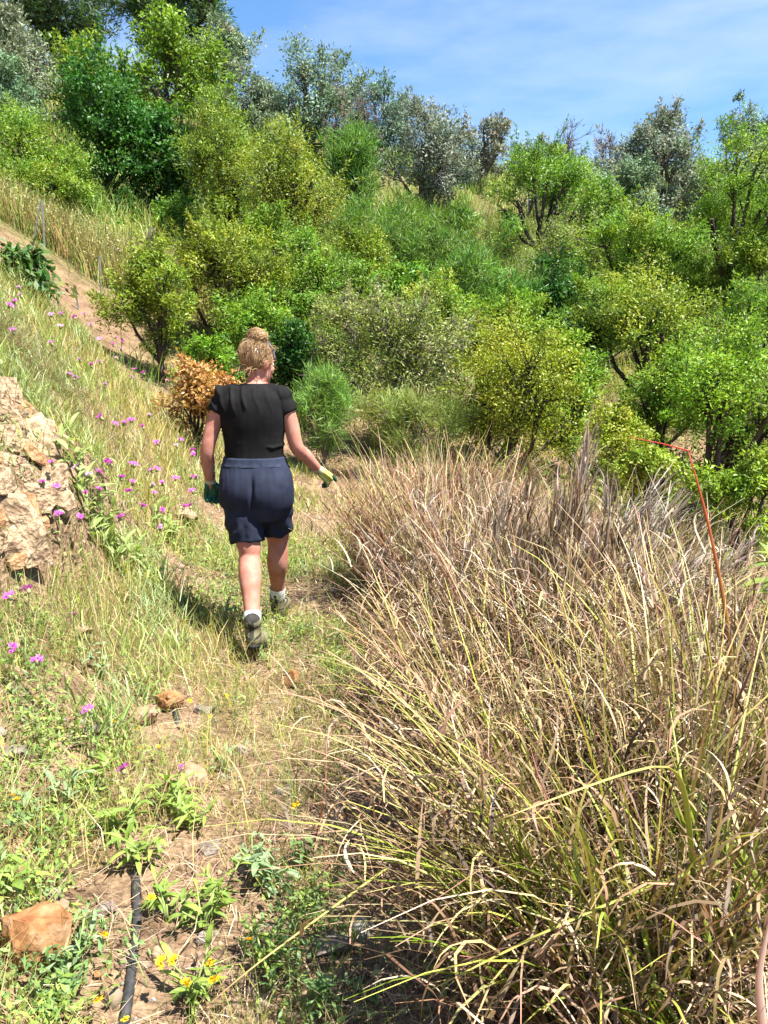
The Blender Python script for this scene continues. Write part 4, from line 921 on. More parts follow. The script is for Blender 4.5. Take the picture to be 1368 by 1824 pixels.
drift(PINK_MID, 'pink flower', 'on the bank level with the black shirt', G2, .30, .40, .6, 1.2)
drift([p for p in cut(PINK_LOW, 0, 205) if p[1] < 860], 'magenta flower', 'right of the rock face, upper row', G3, .26, .38, .8, 1.1)
drift([p for p in cut(PINK_LOW, 0, 205) if p[1] >= 860], 'magenta flower', 'right of the rock face, lower row', G3, .26, .38, .8, 1.1)
drift([p for p in cut(PINK_LOW, 205, 300) if p[1] < 870], 'magenta flower', 'midway along the bank, upper row', G3, .26, .38, .8, 1.1)
drift([p for p in cut(PINK_LOW, 205, 300) if p[1] >= 870], 'magenta flower', 'midway along the bank, lower row', G3, .26, .38, .8, 1.1)
drift(cut(PINK_LOW, 300, 400), 'magenta flower', 'beside her left hand', G3, .26, .38, .8, 1.1)
for p, lb in {(92,836): 'magenta flower growing against the middle of the rock face', (77,861): 'pale pink flower in front of the rock face', (101,877): 'magenta flower at the right edge of the rock face',
              (106,926): 'magenta flower at the lower edge of the rock face', (51,1054): 'larger magenta flower at the foot of the rock face', (17,1069): 'magenta flower at the left edge under the rock face',
              (22,1162): 'leftmost of two magenta flowers above the leafy weeds', (66,1180): 'right one of two magenta flowers above the leafy weeds', (159,1270): 'single magenta flower above the grey stone in the straw',
              (218,1370): 'magenta flower rising from the leafy weed patch', (437,1210): 'small pink flower behind the trailing boot', (322,1369): 'closed pink bud over the flat tan stone', (132,1097): 'small pink flower in the dry grass at the left'}.items():
    flower('knapweed', *p, .2 if p[1] > 1100 else .26, pinkA, lb, 'flower', None, .5 if 'bud' in lb or 'small' in lb else .92)
YEL = [(30,1431,'lower yellow flower of the pair at the left edge'),(24,1421,'upper yellow flower of the pair at the left edge'),(204,1286,'yellow flower beside the flat pale stone'),(245,1303,'yellow flower below the flat pale stone'),
 (337,1252,'yellow flower right of the upright tan stone'),(374,1278,'yellow flower below the low grey stone'),(282,1333,'yellow flower above the leafy weed patch'),(528,1438,'single large yellow flower in the middle of the path'),
 (615,1393,'yellow flower at the edge of the tussock shade'),(270,1604,'yellow bud where the pipe leaves the leafy weeds'),(184,1671,'yellow flower right of the big orange rock'),(289,1719,'left one of two big yellow flowers near the pipe'),
 (311,1717,'right one of two big yellow flowers near the pipe'),(373,1719,'yellow flower right of the big pair, upper of two'),(382,1746,'yellow flower right of the big pair, lower of two'),(445,1677,'small yellow flower low in the weeds at bottom centre'),
 (177,1792,'yellow flower at the bottom edge left of the pipe'),(226,1820,'yellow flower over the pipe end at the bottom edge'),(330,1755,'greenish yellow flower below the big pair'),(405,1242,'yellow flower left of the squarish stone'),(250,1337,'faint yellow flower left in the weeds below the stones')]
for px, py, lb in YEL: flower('hawkbit', px, py, random.uniform(.07, .15), yell, lb, 'flower', 'yellow flowers on the path', random.uniform(.7, 1.1) if 'big' not in lb and 'large' not in lb else 1.1, False, False)

# ------------------------------------------------------------------ leafy weeds with leaves one can pick out
LCOL = {'fresh': [(.17,.25,.045), (.22,.29,.06), (.14,.215,.04)], 'blue': [(.17,.25,.12), (.21,.29,.15)], 'deep': [(.11,.20,.06), (.14,.23,.07)]}
LMESH = {k: [leaf_mesh('leaf', .09, .0095 if k == 'fresh' else .012, .5 + .5 * (i % 3), 70 + i, c[i % len(c)]) for i in range(6)] for k, c in LCOL.items()}
def weed(px, py, size, nleaf, kind, label, tall=.1, cat='weed'):
    g = on_ground(px, py); root = empty('leafy_weed', g, label, cat, 'leafy weeds on the path')
    nleaf = int(nleaf * 1.7); nst = max(3, nleaf // 7); tips = []
    parts = []
    for i in range(nst):
        a = random.uniform(0, 6.28); t = np.array([math.cos(a) * size * .35, math.sin(a) * size * .35, tall * random.uniform(.6, 1.1)]); tips.append(t)
        parts.append(tube([(0, 0, -.02), t * [.3, .3, .5], t], [.004, .003, .002], 5))
    V, Q = merge(parts); obj('stem', mesh_np('stem', V, Q, None, True, [M['stem']]), root)
    for i in range(nleaf):
        t = tips[i % nst]; f = random.uniform(.15, 1.0)
        l = obj('leaf', random.choice(LMESH[kind]), root, t * [.3 + .7 * f, .3 + .7 * f, f])
        l.rotation_euler = (random.uniform(-.3, .3), random.uniform(-1.0, .15), random.uniform(0, 6.28)); sc = random.uniform(.45, .85) * size / .17
        l.scale = (sc, sc * random.uniform(.8, 1.3), sc)
WEEDS = [(215,1490,.20,30,'fresh','leafy bright weed above the pipe, left part of the big patch',.13),(300,1455,.20,30,'fresh','leafy bright weed in the middle of the big patch',.14),(165,1420,.18,24,'fresh','leafy weed at the upper left of the big patch',.14),
 (345,1475,.18,24,'fresh','leafy weed at the right end of the big patch by flat stone',.12),(255,1540,.18,24,'fresh','leafy weed covering the pipe below the big patch',.11),(120,1440,.16,18,'blue','dull green weed at the left of the big patch',.12),
 (15,1580,.24,14,'fresh','broad leaved rosette at the left edge above the orange rock',.08),(450,1560,.15,22,'blue','bluish clover like weed right of the pipe',.12),(490,1590,.15,20,'blue','bluish weed near the tussock shade',.11),
 (360,1660,.16,24,'fresh','bright weed below the pipe mouth of the patch',.12),(300,1650,.16,20,'fresh','bright weed beside the pipe in the lower foreground',.12),(140,1730,.15,20,'blue','round leaved weed in front of the big orange rock',.10),
 (350,1780,.16,22,'fresh','bright weed at the bottom edge right of the pipe',.10),(100,1800,.15,18,'deep','dark leaved weed at the bottom left corner',.08),(470,1740,.16,22,'fresh','light weed at the bottom edge under crossing blade',.12),
 (180,1215,.14,16,'blue','tall thin weed under two magenta flowers',.18),(540,1540,.14,16,'deep','dark weed at the edge of the tussock shade',.12),(395,1130,.13,18,'deep','dark leaved weed left of the trailing boot',.2),
 (330,1160,.12,14,'blue','dull weed in the grass left of the boots',.12),(475,1180,.10,12,'deep','small weed right under the trailing boot',.06),(60,1480,.16,16,'blue','grey green weed under the pair of yellow flowers',.10),
 (400,1610,.14,16,'fresh','light green weed in the gap between pipe and clover',.10),(560,1790,.14,14,'deep','dark weed in tussock shade at the bottom edge',.10),(400,1380,.12,14,'blue','dull weed right of the flat tan stone',.12)]
for a in WEEDS: weed(*a)
# tuft of narrow leaves at the foot of the bank, and dock leaves at the right edge
def tuft(px, py, n, size, label):
    g = on_ground(px, py); root = empty('herb_tuft', g, label, 'herb')
    for i in range(n):
        l = obj('leaf', random.choice(stem_leaf), root, (random.gauss(0, size * .35), random.gauss(0, size * .3), random.uniform(0, size * .55)))
        l.location.z += float(H(g[0] + l.location.x, g[1] + l.location.y)) - g[2]
        l.rotation_euler = (random.uniform(-.4, .4), random.uniform(-1.4, -.2), random.uniform(0, 6.28)); s = random.uniform(1.2, 2.4); l.scale = (s, s * 1.1, s)
tuft(190, 985, 90, .34, 'big grey green leaf tuft at the foot of the rock face'); tuft(300, 960, 45, .24, 'smaller green leaf tuft below her left hand'); tuft(160, 900, 45, .24, 'leafy tuft right of the rock face under magenta flowers')
rb = np.array([1.62, 3.0, float(H(1.62, 3.0))]); dock = empty('dock_plant', rb, 'broad green leaves at the right edge behind the dry tussock', 'plant')
V, Q = tube([(0, 0, -.05), (.02, 0, .4), (0, .02, .85)], [.008, .006, .003], 6); obj('stem', mesh_np('stem', V, Q, None, True, [M['stem']]), dock)
for i in range(22):
    z = random.uniform(.35, .9); l = obj('leaf', random.choice(LMESH['fresh']), dock, (0, 0, z)); l.rotation_euler = (0, random.uniform(-.9, .1), random.uniform(0, 6.28)); s = random.uniform(1.8, 3.0); l.scale = (s, s, s)

# ------------------------------------------------------------------ the woman walking ahead
def fuse(name, parts, voxel, smooth=6, mats=(), fac=.5):
    V, Q = merge(parts); bm = bmesh.new(); vs = [bm.verts.new(v) for v in V]
    for q in Q:
        u = []; [u.append(i) for i in q if i not in u]
        if len(u) > 2:
            try: bm.faces.new([vs[i] for i in u])
            except ValueError: pass
    me = bpy.data.meshes.new('tmp'); bm.to_mesh(me); bm.free()
    o = bpy.data.objects.new('tmp', me); COL.objects.link(o)
    r = o.modifiers.new('r', 'REMESH'); r.mode = 'VOXEL'; r.voxel_size = voxel; r.use_smooth_shade = True
    if smooth: s = o.modifiers.new('s', 'SMOOTH'); s.iterations = smooth; s.factor = fac
    bpy.context.view_layer.update(); dg = bpy.context.evaluated_depsgraph_get()
    m = bpy.data.meshes.new_from_object(o.evaluated_get(dg)); m.name = name
    bpy.data.objects.remove(o); bpy.data.meshes.remove(me)
    m.materials.clear()
    for q in mats: m.materials.append(q)
    m.polygons.foreach_set('use_smooth', np.ones(len(m.polygons), bool))
    return m

def spline(P, k=5):
    P = np.asarray(P, float); o = []
    E = np.vstack([2*P[0]-P[1], P, 2*P[-1]-P[-2]])
    for i in range(1, len(E) - 2):
        for j in range(k):
            t = j / k; a, b, c, d = E[i-1], E[i], E[i+1], E[i+2]
            o.append(.5 * ((2*b) + (-a+c)*t + (2*a-5*b+4*c-d)*t*t + (-a+3*b-3*c+d)*t**3))
    o.append(P[-1]); return np.array(o)

def limb(P, rad, ns=18, k=5):                        # rounded ends
    pts = np.array([list(p) + list(r if np.ndim(r) else (r, r)) for p, r in zip(P, rad)]); s = spline(pts, k)
    t0, t1 = norm(s[0, :3] - s[1, :3]), norm(s[-1, :3] - s[-2, :3]); C, Rd = [], []
    for f in (1, .8, .5, .2): C.append(s[0, :3] + t0 * s[0, 3:].mean() * math.sin(f * 1.571) * .9); Rd.append(s[0, 3:] * max(.05, math.cos(f * 1.571)))
    for q in s: C.append(q[:3]); Rd.append(q[3:])
    for f in (.2, .5, .8, 1): C.append(s[-1, :3] + t1 * s[-1, 3:].mean() * math.sin(f * 1.571) * .9); Rd.append(s[-1, 3:] * max(.05, math.cos(f * 1.571)))
    return tube(C, [tuple(r) for r in Rd], ns)

def rings(sec, ns=28, k=5):                          # horizontal elliptical sections (x, y, z, rx, ry)
    s = spline(np.array(sec, float), k); V, Q = [], []; a = np.arange(ns) * 2 * math.pi / ns
    for x, y, z, rx, ry in s:
        ca, sa = np.cos(a), np.sin(a); V.append(np.stack([x + rx * np.sign(ca) * np.abs(ca)**.88, y + ry * np.sign(sa) * np.abs(sa)**.88, z + 0*a], 1))
    m = len(V); V = np.concatenate(V)
    for i in range(m - 1):
        for j in range(ns): Q.append((i*ns+j, i*ns+(j+1) % ns, (i+1)*ns+(j+1) % ns, (i+1)*ns+j))
    n0 = len(V); V = np.vstack([V, s[0, :3], s[-1, :3]])
    for j in range(ns): Q.append((n0, (j+1) % ns, j, j)); Q.append((n0+1, (m-1)*ns+j, (m-1)*ns+(j+1) % ns, (m-1)*ns+(j+1) % ns))
    return V, np.array(Q)

def ball(c, r, ns=16, nr=10, rot=None):
    r = np.array(r if np.ndim(r) else (r, r, r)); V = []; Q = []
    for i in range(nr + 1):
        p = math.pi * (i / nr) ; p = min(max(p, .02), math.pi - .02)
        for j in range(ns): a = j * 2 * math.pi / ns; V.append((math.sin(p)*math.cos(a), math.sin(p)*math.sin(a), -math.cos(p)))
    V = np.array(V) * r
    if rot is not None: V = V @ np.array(rot).T
    V = V + c
    for i in range(nr):
        for j in range(ns): Q.append((i*ns+j, i*ns+(j+1) % ns, (i+1)*ns+(j+1) % ns, (i+1)*ns+j))
    Q.append(tuple(range(3, -1, -1))); return V, np.array(Q[:-1])

def disp(me, fn):                                    # push vertices along their normals
    n = len(me.vertices); co = np.empty(n * 3, np.float32); me.vertices.foreach_get('co', co); co = co.reshape(-1, 3)
    no = np.array([v.normal[:] for v in me.vertices]); co = co + no * fn(co, no)[:, None]
    me.vertices.foreach_set('co', co.astype(np.float32).ravel()); me.update()

def skin_mat(nm, c1, c2):
    m = noisy(nm, c1, c2, 16, .6, .1, 120, spec=.18, dist=.003); b = m.node_tree.nodes['Principled BSDF']
    b.inputs['Subsurface Weight'].default_value = .12; b.inputs['Subsurface Radius'].default_value = (.03, .012, .006); b.inputs['Subsurface Scale'].default_value = .3
    return m
M['skin'] = skin_mat('skin', (.36, .14, .095), (.45, .215, .16))
M['shirt'] = noisy('shirt', (.006, .006, .006), (.011, .0105, .011), 14, .85, .25, 350, spec=.12, dist=.002)
M['shorts'] = noisy('shorts', (.008, .011, .024), (.016, .021, .042), 10, .85, .25, 260, spec=.25, dist=.002)
M['waistband'] = noisy('waistband', (.020, .027, .050), (.030, .038, .066), 30, .85, .3, 300, dist=.002)
M['hair'] = mat('hair', rough=.42, spec=.5, attr=True)
M['glove_green'] = noisy('glove_green', (.004, .05, .022), (.01, .085, .04), 20, .5, .3, 160, spec=.4, dist=.003)
M['glove_yellow'] = noisy('glove_yellow', (.36, .35, .07), (.46, .44, .14), 40, .9, .4, 400, dist=.002)
M['glove_cuff'] = noisy('glove_cuff', (.33, .29, .17), (.42, .38, .25), 60, .9, .4, 400, dist=.002)
M['boot'] = noisy('boot', (.10, .095, .05), (.18, .165, .10), 22, .85, .4, 120, dist=.004)
M['boot_dark'] = noisy('boot_dark', (.02, .02, .018), (.05, .048, .04), 22, .85, .4, 120, dist=.004)
M['sole'] = noisy('sole', (.015, .015, .014), (.05, .045, .04), 30, .9, .5, 120, dist=.004)
M['sock'] = noisy('sock', (.60, .60, .62), (.74, .74, .76), 50, .95, .4, 300, dist=.002)

A3 = np.array
ox, oy = -.725, 4.36
gz = float(H(-.7, 4.2)); Z = lambda z: z + gz * 0
root = empty('person', (ox, oy, float(H(ox, oy))), 'woman in black shirt and navy shorts walking away along the path', 'person')
rp = A3([ox, oy, float(H(ox, oy))])
torso = [(-.725,4.36,.80,.15,.11), (-.725,4.355,.88,.20,.138), (-.728,4.36,.97,.176,.118), (-.735,4.375,1.07,.150,.100), (-.735,4.375,1.17,.152,.102), (-.735,4.375,1.29,.172,.112), (-.735,4.375,1.385,.178,.100), (-.73,4.385,1.435,.125,.075), (-.722,4.395,1.465,.066,.058)]
hc = A3([-.705, 4.425, 1.575]); yaw, tilt = R(-42), R(-14)
HR = np.array(Matrix.Rotation(yaw, 3, 'Z') @ Matrix.Rotation(tilt, 3, 'X'))     # head looks along its own +y
hp = lambda x, y, z: hc + HR @ A3([x, y, z])
shL, elL, wrL = A3([-.888,4.375,1.392]), A3([-.992,4.33,1.10]), A3([-1.0,4.40,.912])
shR, elR, wrR = A3([-.578,4.375,1.392]), A3([-.497,4.37,1.115]), A3([-.386,4.52,.958])
knL, anL = A3([-.765,4.27,.50]), A3([-.712,3.99,.165]); knR, anR = A3([-.635,4.50,.50]), A3([-.665,4.63,.12])
P = [rings(torso), limb([(-.722,4.395,1.44), (-.714,4.405,1.49), (-.706,4.415,1.54)], [.058, .051, .054]),
     ball(hp(0, -.005, .02), (.073, .092, .092), 24, 16, HR), ball(hp(0, .025, -.045), (.056, .07, .068), 20, 12, HR), ball(hp(0, .075, -.088), (.026, .022, .022), 12, 8, HR),
     limb([hp(0, .088, .018), hp(0, .103, -.012), hp(0, .108, -.024)], [.008, .011, .013], 10, 3), ball(hp(.012, .095, -.028), .009, 8, 6), ball(hp(-.012, .095, -.028), .009, 8, 6),
     limb([hp(-.022, .086, -.056), hp(0, .094, -.055), hp(.022, .086, -.056)], [.006, .009, .006], 8, 3),
     ball(hp(.04, .062, -.018), (.024, .022, .022), 12, 8, HR), ball(hp(-.04, .062, -.018), (.024, .022, .022), 12, 8, HR)]
for s in (-1, 1):
    P.append(ball(hp(s * .074, -.004, -.012), (.009, .020, .032), 12, 10, HR)); P.append(limb([hp(s*.078, -.018, -.034), hp(s*.084, -.020, .0), hp(s*.082, -.006, .02), hp(s*.078, .008, .012)], [.006, .007, .007, .005], 8, 4))
bodysk = P + [limb([shL, shL*.5+elL*.5+A3([-.012,0,0]), elL, elL*.6+wrL*.4+A3([-.004,0,0]), wrL], [.050,.045,.039,.040,.027]), limb([shR, shR*.5+elR*.5+A3([.010,0,0]), elR, elR*.62+wrR*.38, wrR], [.050,.045,.040,.039,.027]),
     limb([wrL, wrL + A3([0,.01,-.05])], [.026,.028]), limb([wrR, wrR + norm(wrR-elR)*.05], [.026,.028]),
     limb([(-.815,4.35,.87), (-.80,4.325,.70), knL+[0,.0,.05], knL, knL*.72+anL*.28+A3([0,-.015,.0]), knL*.4+anL*.6, anL], [.105,.092,.066,.060,.064,.049,.036]),
     limb([(-.635,4.38,.87), (-.632,4.44,.70), knR+[0,.0,.05], knR, knR*.72+anR*.28+A3([0,-.02,0]), knR*.4+anR*.6, anR], [.105,.090,.066,.060,.063,.048,.036]),
     limb([anL, (-.70,4.12,.05)], [.034,.03]), limb([anR, (-.665,4.76,.05)], [.034,.03])]
body = fuse('body', bodysk, .0092, 3, [M['skin']])
for v in body.vertices: v.co -= Vector(rp)
obj('body', body, root)
def put(name, me, parent=root, off=rp):
    for v in me.vertices: v.co -= Vector(off)
    return obj(name, me, parent)
# shirt with cap sleeves
def sl(sh, el, out): d = el - sh; return limb([sh + A3([-out*.05, 0, .012]), sh + d*.10, sh + d*.30 + A3([out*.012, 0, 0])], [(.066,.066), (.068,.066), (.069,.064)], 20)
sh_sec = [(-.735,4.372,1.045,.162,.118), (-.736,4.374,1.09,.163,.116), (-.736,4.375,1.17,.168,.118), (-.736,4.375,1.28,.186,.126), (-.736,4.375,1.37,.186,.115), (-.733,4.382,1.425,.150,.090), (-.724,4.393,1.462,.074,.066)]
def flat_sleeve(sh, el, out):
    d = norm(el - sh); return tube([sh + A3([-out*.07, 0, .02]), sh + A3([-out*.02, 0, .008]), sh + d*.045, sh + d*.095 + A3([out*.012, 0, 0])], [.056, .060, .060, .0575], 20)
shirt = fuse('shirt', [rings(sh_sec), ball(shL, .062), ball(shR, .062), ball(shL*.8+A3([-.735,4.38,1.40])*.2, .062), ball(shR*.8+A3([-.735,4.38,1.40])*.2, .062), flat_sleeve(shL, elL, -1), flat_sleeve(shR, elR, 1)], .0065, 3, [M['shirt']])
def shirt_folds(c, n):
    x, z = c[:, 0] + .735, c[:, 2]
    rg = lambda ph: (1 - np.abs(np.sin(ph)))**2.2
    f = .019 * rg(24 * (x * .8 + (z - 1.2) * .85) + 5 * fbm(x * 5, z * 4, 0, 3)) * sstep(.36, .56, fbm(x*4+4, z*4, 0, 6))
    f += .015 * rg(40 * (z * .9 - x * .3) + 5 * fbm(x * 7, z * 7, 2, 9)) * sstep(1.20, 1.08, z) * sstep(.3, .5, fbm(x*6, z*6, 0, 16))
    f += .014 * rg(50 * (x + (z - 1.4) * .25) + 3 * fbm(x*6, z*5, 0, 2)) * sstep(1.27, 1.38, z) * sstep(1.47, 1.43, z) * np.where(x < -.02, 1, .35)
    return np.maximum(f, -.0035) * np.where(np.abs(n[:, 2]) > .8, .3, 1) + .003
disp(shirt, shirt_folds); put('shirt', shirt)
# shorts
pel = [(-.724,4.352,.70,.150,.120), (-.725,4.350,.78,.205,.150), (-.725,4.345,.86,.213,.160), (-.728,4.352,.94,.207,.150), (-.733,4.366,1.0,.190,.136), (-.735,4.371,1.04,.172,.124)]
def leg(a, b, r0, r1): a, b = A3(a), A3(b); return tube([a, a*.5+b*.5, b*.9+a*.1, b], [r0, (r0+r1)/2 + .010, r1 + .003, r1], 24)
shorts = fuse('shorts', [rings(pel), leg((-.810,4.345,.84), (-.775,4.295,.575), .116, .098), leg((-.645,4.375,.84), (-.630,4.455,.605), .112, .092)], .0065, 3, [M['shorts']])
def short_folds(c, n):
    x, z = c[:, 0] + .728, c[:, 2]
    f = .010 * (fbm(x*38, z*5, c[:, 1]*6, 4) - .5) * sstep(.86, .98, z)
    f += .006 * np.sin(75 * (z * .45 + np.abs(x) * .9) + 9 * fbm(x*7, z*7, 1, 8)) * sstep(.35, .6, fbm(x*5, z*5, 3, 2)) * sstep(.95, .85, z)
    f -= .020 * np.exp(-(x / .012)**2) * (c[:, 1] < 4.35) * sstep(.74, .80, z) * sstep(1.0, .9, z)
    return np.maximum(f, -.02)
disp(shorts, short_folds); so = put('shorts', shorts)
wb = fuse('waistband', [rings([(-.7345,4.369,1.004,.192,.140), (-.735,4.371,1.025,.182,.132), (-.735,4.372,1.058,.175,.126)])], .006, 2, [M['waistband']])
disp(wb, lambda c, n: .003 * (fbm(c[:, 0]*70, c[:, 1]*70, c[:, 2]*8, 5) - .5)); put('waistband', wb, so)
# hair: cap, bun and loose strands
cap = fuse('hair', [ball(hp(0, -.024, .022), (.086, .094, .082), 24, 16, HR), ball(hp(0, -.052, -.008), (.068, .052, .048), 20, 12, HR), ball(hp(-.01, -.03, .098), (.034, .036, .03), 16, 10, HR),
      ball(hp(-.012, -.03, .142), (.052, .050, .038), 16, 10, HR), ball(hp(-.045, -.03, .146), (.022, .025, .022), 10, 8), ball(hp(.028, -.03, .152), (.022, .024, .02), 10, 8)], .005, 3, [M['hair']])
disp(cap, lambda c, n: .006 * (fbm(c[:, 0]*45, c[:, 1]*45, c[:, 2]*18, 4) - .5) * 2)
nv = len(cap.vertices); co = np.array([v.co[:] for v in cap.vertices]); ca = cap.color_attributes.new('Col', 'FLOAT_COLOR', 'POINT')
HC = A3([(.25,.145,.062), (.33,.205,.092), (.15,.08,.034), (.40,.275,.14)])
tcol = fbm(co[:, 0]*60, co[:, 1]*60, co[:, 2]*14, 14)[:, None]; hcol = HC[2] * (1 - sstep(.3, .5, tcol)) + HC[0] * sstep(.3, .5, tcol); hcol = hcol + (HC[1] - hcol) * sstep(.52, .68, tcol)
ca.data.foreach_set('color', np.c_[hcol, np.ones(nv)].astype(np.float32).ravel()); ho = put('hair', cap)
parts, cols = [], []
hr = np.random.default_rng(3)
for i in range(1000):                                 # strands swept up into the bun
    a = hr.uniform(0, 6.28); e = hr.uniform(-.9, .5)
    if math.sin(a) > .35 and e < .3: continue
    d = A3([math.cos(a)*math.cos(e), math.sin(a)*math.cos(e), math.sin(e)]); p0 = A3([0, -.024, .022]) + d * [.087, .095, .083]
    if e < -.3: p0 = A3([0, -.048, -.006]) + d * [.071, .056, .050]
    p3 = A3([-.01, -.03, .112]) + hr.normal(0, .018, 3) * [1, 1, .4]; p1 = p0 + (p3 - p0) * .35 + d * .030 + hr.normal(0, .006, 3); p2 = p0 + (p3 - p0) * .7 + d * .026 + hr.normal(0, .008, 3)
    V, Q = tube([hp(*q) for q in spline([p0, p1, p2, p3], 4)], [.0009] * 13, 3, False); parts.append((V, Q)); cols.append(np.tile(HC[hr.integers(0, 4)] * hr.uniform(.8, 1.15), (len(V), 1)))
for i in range(500):                                 # curls of the bun
    a = hr.uniform(0, 6.28); c0 = A3([-.012, -.03, .143]); ax = norm(hr.normal(0, 1, 3)); u = norm(np.cross(ax, [.3, .2, 1])); v = np.cross(ax, u)
    t = np.linspace(0, hr.uniform(1.5, 4), 9); rr = hr.uniform(.036, .062)
    pts = [c0 + (u * math.cos(q + a) + v * math.sin(q + a)) * [rr, rr, rr * .8] + hr.normal(0, .003, 3) for q in t]
    V, Q = tube([hp(*q) for q in pts], [.0011] * 9, 3, False); parts.append((V, Q)); cols.append(np.tile(HC[hr.integers(0, 4)] * hr.uniform(1.0, 1.6), (len(V), 1)))
for i in range(130):                                 # flyaway wisps at nape and sides
    nape = i < 45
    p0 = A3([hr.uniform(-.06, .06), -.085 + hr.normal(0, .012), -.038 + hr.normal(0, .013)]) if nape else A3([hr.choice([-1, 1]) * .08, hr.uniform(-.06, .04), hr.uniform(-.02, .12)])
    d = A3([hr.normal(0, .5), -.4, -1.0 if nape else hr.normal(0, .8)]) if nape else A3([np.sign(p0[0]) * .8, hr.normal(0, .5), hr.normal(0, .8)])
    pts = [p0]; 
    for q in range(5): d = norm(d + hr.normal(0, .45, 3)); pts.append(pts[-1] + d * (.011 if nape else .009))
    V, Q = tube([hp(*q) for q in pts], [.0016, .0016, .0014, .0012, .001, .0008], 3, False); parts.append((V, Q)); cols.append(np.tile(HC[hr.integers(0, 4)] * 1.1, (len(V), 1)))
V, Q = merge(parts); obj('strands', mesh_np('strands', V - rp, Q, np.vstack(cols), True, [M['hair']]), ho)
# eyes, brows, hair band
for s in (-1, 1):
    e = obj('eye', mesh_np('eye', *ball(hp(s * .031, .071, .012) - rp, .0115, 12, 8), None, True, [mat('eye', (.5, .48, .45), .3, .4)]), root)
    obj('iris', mesh_np('iris', *ball(hp(s * .031, .0795, .011) - rp, .0052, 10, 6), None, True, [mat('iris', (.05, .08, .10), .15, .5)]), e)
    V, Q = tube([hp(s*.014, .090, .030) - rp, hp(s*.03, .087, .036) - rp, hp(s*.048, .074, .031) - rp], [.003, .0035, .002], 6); obj('eyebrow', mesh_np('eyebrow', V, Q, None, True, [mat('brow', (.22, .14, .07), .7)]), root)
band = [hp(math.cos(a) * .090, .034 - .03 * math.sin(a), .035 + math.sin(a) * .096) for a in np.linspace(-.15, math.pi + .15, 20)]
V, Q = tube(band, [(.006, .0025)] * 20, 6); obj('hair_band', mesh_np('hair_band', V - rp, Q, None, True, [mat('hair_band', (.10, .10, .12), .4, .5)]), root)

# gloves: palm, four bent fingers of unequal length and a thumb from the side of the palm
def glove(wr, fwd, back, sgn, curls, thumb, label, greenfn, cuffd):
    f = norm(fwd); b_ = norm(back - f * np.dot(back, f)); s_ = np.cross(f, b_) * sgn      # s_ points to the thumb side
    at_ = lambda a, s, u: wr + f * a + s_ * s + b_ * u
    P = [limb([at_(-.005, 0, 0), at_(.03, .002, 0), at_(.065, .002, .0), at_(.088, 0, 0)], [(.028, .022), (.038, .021), (.043, .019), (.040, .016)], 16)]
    # palm widened across the knuckles
    for i in range(4): P.append(limb([at_(.02, (1.5 - i) * .012, 0), at_(.088, (1.5 - i) * .021, 0)], [.017, .0135], 10))
    lens = (.072, .080, .074, .058)
    for i in range(4):
        p = at_(.088, (1.5 - i) * .0215, .0); pts = [p]; ang = 0
        for q, fr in enumerate((.45, .32, .26)):
            ang += curls[i][q]; d = f * math.cos(ang) - b_ * math.sin(ang) + s_ * (1.5 - i) * .05; pts.append(pts[-1] + norm(d) * lens[i] * fr)
        P.append(limb(pts, [.0125, .0115, .0108, .0095], 10, 3))
    p0 = at_(.025, .028, -.006); p1 = p0 + norm(f * .6 + s_ * thumb[0] - b_ * thumb[1]) * .036; p2 = p1 + norm(f * 1.0 + s_ * thumb[2] - b_ * thumb[1]) * .032; p3 = p2 + norm(f + s_ * thumb[2] * .5 - b_ * (thumb[1] + .3)) * .024
    P.append(limb([p0, p1, p2, p3], [.017, .0145, .0125, .0105], 10, 4))
    me = fuse('glove', P, .0034, 2, [M['glove_yellow'], M['glove_green']])
    cen = np.empty(len(me.polygons) * 3, np.float32); me.polygons.foreach_get('center', cen); cen = cen.reshape(-1, 3) - wr
    nn = np.empty(len(me.polygons) * 3, np.float32); me.polygons.foreach_get('normal', nn); nn = nn.reshape(-1, 3)
    a, u = cen @ f, nn @ b_
    me.polygons.foreach_set('material_index', greenfn(a, u, cen @ b_).astype(np.int32))
    g = put('glove', me); g['label'] = label
    V, Q = tube([at_(-.045, 0, 0), at_(-.04, 0, 0), at_(-.02, 0, 0), at_(.0, 0, 0), at_(.018, .001, 0)], [(.032,.031), (.0335,.032), (.032,.029), (.0315,.028), (.036,.026)], 18, False)
    obj('cuff', mesh_np('cuff', V - rp, Q, None, True, [M['glove_cuff']]), g)
    V, Q = tube([at_(-.047, 0, 0), at_(-.041, 0, 0)], [(.0335,.0325)] * 2, 18, False); obj('cuff_edge', mesh_np('cuff_edge', V - rp, Q, None, True, [mat('cuff_edge', cuffd, .8)]), g)
# left hand hangs relaxed and half closed, palm turned back
glove(wrL, A3([.02, .04, -1.0]), A3([-.45, .8, 0]), 1, [(.55, .75, .5), (.6, .8, .5), (.65, .8, .55), (.7, .85, .55)], (.5, .6, .1), 'dark green coated work glove on hanging hand', lambda a, u, p: (a > .004), (.42, .38, .24))
# right hand reaches out, first finger pointing
glove(wrR, A3([.115, .085, -.115]), A3([.25, -.55, .55]), -1, [(.12, .1, .1), (.55, .8, .5), (.65, .85, .5), (.7, .85, .5)], (.55, .5, .1), 'pale yellow work glove with green finger tips', lambda a, u, p: ((a > .108) | (u < -.05) | (p < -.022)), (.22, .18, .45))

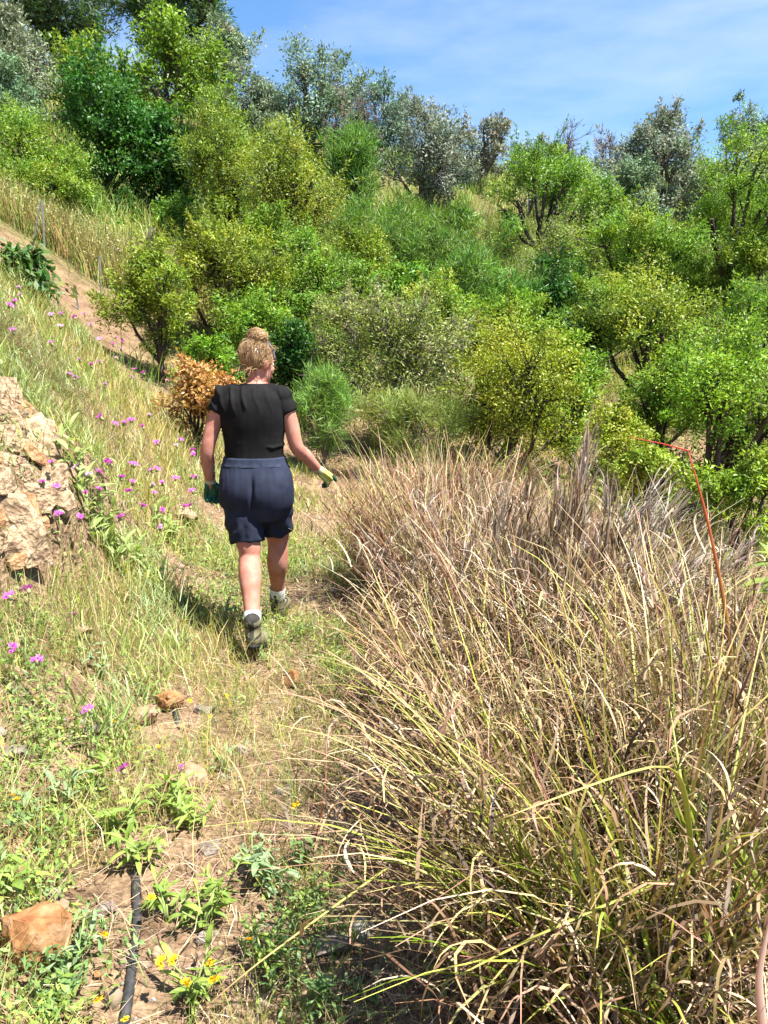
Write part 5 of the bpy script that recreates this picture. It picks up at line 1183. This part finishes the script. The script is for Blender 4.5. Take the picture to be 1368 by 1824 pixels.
# socks and boots
def boot(an, heel, ball_, toe, up, label, sgn, kn):
    an, heel, ball_, toe, up = map(A3, (an, heel, ball_, toe, up)); up = norm(up)
    f = norm(ball_ - heel); s_ = np.cross(f, up)
    sd_ = norm(A3(kn) - an); V, Q = tube([an + sd_ * .090, an + sd_ * .084, an + sd_ * .05, an - sd_ * .01], [.0465, .0485, .0465, .044], 18, False); so_ = obj('sock', mesh_np('sock', V - rp, Q, None, True, [M['sock']]), root)
    P = [limb([an + up * .045, an + up * .0, heel + up * .045 + f * .035], [(.047, .05), (.047, .052), (.042, .048)], 18),
         limb([heel + up * .042 + f * .025, heel + up * .045 + f * .10, ball_ + up * .038, toe + up * .030 - f * .02], [(.040, .038), (.042, .046), (.049, .036), (.040, .026)], 18)]
    me = fuse('boot', P, .005, 3, [M['boot'], M['boot_dark']])
    cen = np.empty(len(me.polygons) * 3, np.float32); me.polygons.foreach_get('center', cen); cen = cen.reshape(-1, 3) - heel
    hu, fu = cen @ up, cen @ f
    stripe = ((np.abs(hu - .105) < .006) | (np.abs(hu - .055) < .006) | (hu > .135) | ((fu < .02) & (np.abs(cen @ s_) < .010) & (hu > .05)))
    me.polygons.foreach_set('material_index', stripe.astype(np.int32)); bo = put('boot', me); bo['label'] = label
    # lugged sole
    path = [heel - f * .012, heel + f * .05, ball_ * .5 + heel * .5 + f * .03, ball_, toe]; wds = [.030, .040, .037, .049, .036]
    S = [limb([p + up * .004 for p in path], [(w_, .015) for w_ in wds], 16, 4)]
    me = fuse('sole', S, .005, 1, [M['sole']]); sob = put('sole', me, bo)
    nl = 7
    for i in range(nl):
        t = i / (nl - 1); p = heel + (toe - heel) * t - up * .010; 
        V, Q = tube([p - s_ * .034, p + s_ * .034], [(.008, .007)] * 2, 6); obj('lug', mesh_np('lug', V - rp, Q, None, False, [M['sole']]), bo)
    for k in (.06, .085, .11):                     # laces, on the front
        p = an + f * .045 + up * (k - .06); V, Q = tube([p - s_ * .02, p + f * .006, p + s_ * .02], [.003] * 3, 6); obj('lace', mesh_np('lace', V - rp, Q, None, True, [M['boot_dark']]), bo)
    V, Q = tube([heel + up * .12 - f * .014, heel + up * .145 - f * .026, heel + up * .165 - f * .018], [(.008, .003)] * 3, 6); obj('pull_tab', mesh_np('pull_tab', V - rp, Q, None, True, [M['boot_dark']]), bo)
boot(anL + [0, .01, .0], (-.708, 3.955, .075), (-.700, 4.125, .022), (-.698, 4.205, .030), (-.01, -.28, .96), 'worn olive grey hiking boot with raised heel', 1, knL)
boot(anR + [0, 0, .01], (-.668, 4.60, .018), (-.655, 4.78, .018), (-.650, 4.87, .022), (0, -.05, 1), 'olive grey hiking boot planted ahead', -1, knR)
print('tris', TRI[0], sum(len(o.data.polygons) for o in COL.objects if o.type == 'MESH'))
